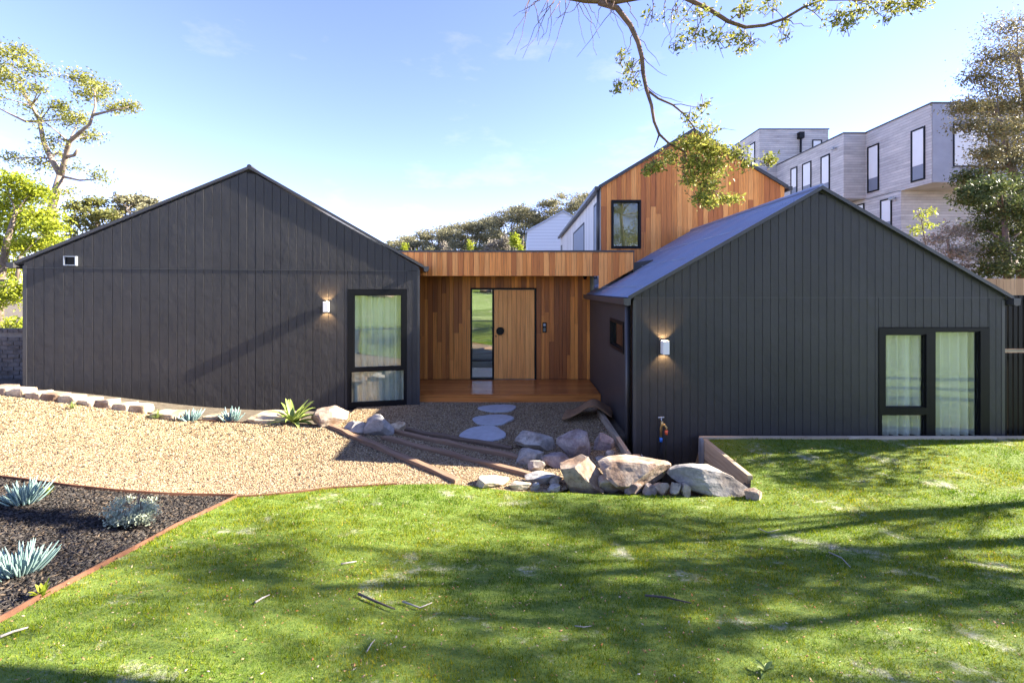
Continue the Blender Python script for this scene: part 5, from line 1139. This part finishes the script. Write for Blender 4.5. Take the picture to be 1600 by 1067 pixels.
MB().add([(x0, 36, 1), (x1, 36, 1), (x1, 36, ze), (xp, 36, zp), (x0, 36, ze), (x0, 44, 1), (x1, 44, 1), (x1, 44, ze), (xp, 44, zp), (x0, 44, ze)], [(0, 1, 2, 3, 4), (9, 8, 7, 6, 5), (0, 4, 9, 5), (1, 6, 7, 2)]).build('wall', 'white_boards', wh)
m = MB()
for (xa, za, xb, zb) in ((x0 - .1, ze - .06, xp, zp), (xp, zp, x1 + .1, ze - .06)): m.hexa([(xa, 35.9, za), (xb, 35.9, zb), (xb, 44.1, zb), (xa, 44.1, za), (xa, 35.9, za + .12), (xb, 35.9, zb + .12), (xb, 44.1, zb + .12), (xa, 44.1, za + .12)])
m.build('roof', 'galvanised', wh)

# ------------------------------------------------------------------ grass, gravel, mulch, litter
def sample(poly, n, x0, x1, y0, y1, fall, seed):
    rs = np.random.RandomState(seed); x = rs.uniform(x0, x1, n); y = rs.uniform(y0, y1, n)
    ok = (rs.uniform(0, 1, n) < np.minimum(1, (fall / np.maximum(y, .5)) ** 1.3)) & (np.abs(x) < 1.28 * y + 2.4); x, y = x[ok], y[ok]
    ok = inside(poly, x, y); return x[ok], y[ok], rs
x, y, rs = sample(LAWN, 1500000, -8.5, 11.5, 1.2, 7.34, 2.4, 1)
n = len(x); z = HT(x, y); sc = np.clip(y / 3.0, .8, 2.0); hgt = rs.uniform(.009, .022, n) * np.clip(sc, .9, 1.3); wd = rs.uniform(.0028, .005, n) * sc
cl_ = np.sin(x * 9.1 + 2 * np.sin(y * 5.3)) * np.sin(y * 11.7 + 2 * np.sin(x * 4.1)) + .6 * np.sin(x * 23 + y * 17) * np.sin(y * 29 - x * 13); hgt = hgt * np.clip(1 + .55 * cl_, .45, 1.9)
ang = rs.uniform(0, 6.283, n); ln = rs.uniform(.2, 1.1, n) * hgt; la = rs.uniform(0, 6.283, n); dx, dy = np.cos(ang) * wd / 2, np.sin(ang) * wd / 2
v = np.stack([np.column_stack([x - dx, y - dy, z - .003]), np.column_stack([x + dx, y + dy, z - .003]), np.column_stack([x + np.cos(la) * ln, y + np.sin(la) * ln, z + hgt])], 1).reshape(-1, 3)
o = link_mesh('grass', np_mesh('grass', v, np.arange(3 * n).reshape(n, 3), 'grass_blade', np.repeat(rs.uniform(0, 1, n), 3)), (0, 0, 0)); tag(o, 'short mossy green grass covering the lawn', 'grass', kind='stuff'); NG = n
def chips(name, poly, n, ext, fall, seed, size, el, mat, label, cat, zup):
    x, y, rs = sample(poly, n, *ext, fall, seed); n = len(x); z = HT(x, y); s = rs.uniform(.55, 1.3, n) * size * np.clip(y / 6, .8, 1.3)
    base = np.array([(1, 0, 0), (0, 1, 0), (-1, 0, 0), (0, -1, 0), (0, 0, 1), (0, 0, -1)], float); tri = np.array([(0, 1, 4), (1, 2, 4), (2, 3, 4), (3, 0, 4), (1, 0, 5), (2, 1, 5), (3, 2, 5), (0, 3, 5)])
    a = rs.uniform(0, 6.283, n); t = rs.uniform(-.5, .5, n); e = rs.uniform(.6, 1, (n, 3)) * np.array(el)[None]
    q = base[None] * e[:, None, :] * s[:, None, None]; q = q + rs.normal(size=q.shape) * .12 * s[:, None, None]
    ct, st = np.cos(t)[:, None], np.sin(t)[:, None]; X, Z = q[:, :, 0] * ct - q[:, :, 2] * st, q[:, :, 0] * st + q[:, :, 2] * ct
    ca, sa = np.cos(a)[:, None], np.sin(a)[:, None]; X2, Y2 = X * ca - q[:, :, 1] * sa, X * sa + q[:, :, 1] * ca
    v = np.stack([X2 + x[:, None], Y2 + y[:, None], Z + (z + zup * s)[:, None]], 2).reshape(-1, 3); f = (tri[None] + 6 * np.arange(n)[:, None, None]).reshape(-1, 3)
    o = link_mesh(name, np_mesh(name, v, f, mat, np.repeat(rs.uniform(0, 1, n), 6)), (0, 0, 0)); tag(o, label, cat, kind='stuff'); return n
NP = chips('gravel_stones', GRAVEL, 260000, (-10, 1.7, 3.6, 10.4), 6.5, 5, .013, (1, .75, .6), 'pebble', 'loose tan gravel over the drive and courtyard', 'gravel', .25)
NM = chips('mulch_chips', MULCH, 90000, (-6.5, -2.6, 1.9, 5.2), 6, 6, .030, (1, .30, .14), 'mulch_chip', 'dark wood chip mulch in the garden bed', 'mulch', .35)
NL = chips('leaf_litter', LAWN, 15000, (-6, 9, 1.4, 7.3), 3.0, 8, .0125, (1, .5, .14), 'leaf_litter', 'small dry fallen leaves scattered over the lawn', 'leaf litter', 1.6)
chips('bark_crumbs', GRAVEL, 6000, (-9, -2, 3.8, 8.5), 6, 9, .022, (1, .3, .15), 'mulch_chip', 'dark bark crumbs strewn on the pale gravel', 'bark', .5)
print('counts', NG, NP, NM, NL)
def stick(pxs, r, mat, label):
    P = [G(*p) + Vector((0, 0, .010 + r)) for p in pxs]; m = MB(); m.tube(P, [r] + [r * .85] * (len(P) - 2) + [r * .5], 6)
    m.build('twig', mat, origin=P[0], smooth=True, label=label, cat='twig', group='twigs fallen on the lawn')
stick([(560, 932), (585, 943), (617, 956)], .008, 'twig_dark', 'thick dark twig lying beside the pale V shaped twig')
stick([(629, 943), (656, 953), (675, 945)], .005, 'twig_grey', 'pale V shaped twig on the lawn')
stick([(1008, 934), (1040, 937), (1080, 946)], .007, 'twig_dark', 'long dark twig alone in the shaded lawn')
stick([(1295, 865), (1315, 874), (1329, 889)], .005, 'twig_grey', 'thin curved grey twig on the bright lawn')
stick([(533, 884), (545, 882), (557, 880)], .006, 'twig_grey', 'short straight pale twig on the lawn below the gravel')
stick([(399, 945), (410, 938), (421, 933)], .006, 'twig_grey', 'short pale twig near the dark thick twig')
stick([(573, 1022), (580, 1010), (586, 1003)], .0035, 'twig_grey', 'small pale twig upright in the grass')
stick([(898, 981), (912, 983), (925, 981)], .003, 'twig_grey', 'thin pale straight twig in shaded grass')
stick([(1185, 828), (1200, 834), (1218, 829)], .005, 'twig_grey', 'bent grey twig below the flat brown stone')
stick([(0, 1000), (20, 992), (44, 985)], .007, 'twig_grey', 'pale stick beside the rusted lawn edging')
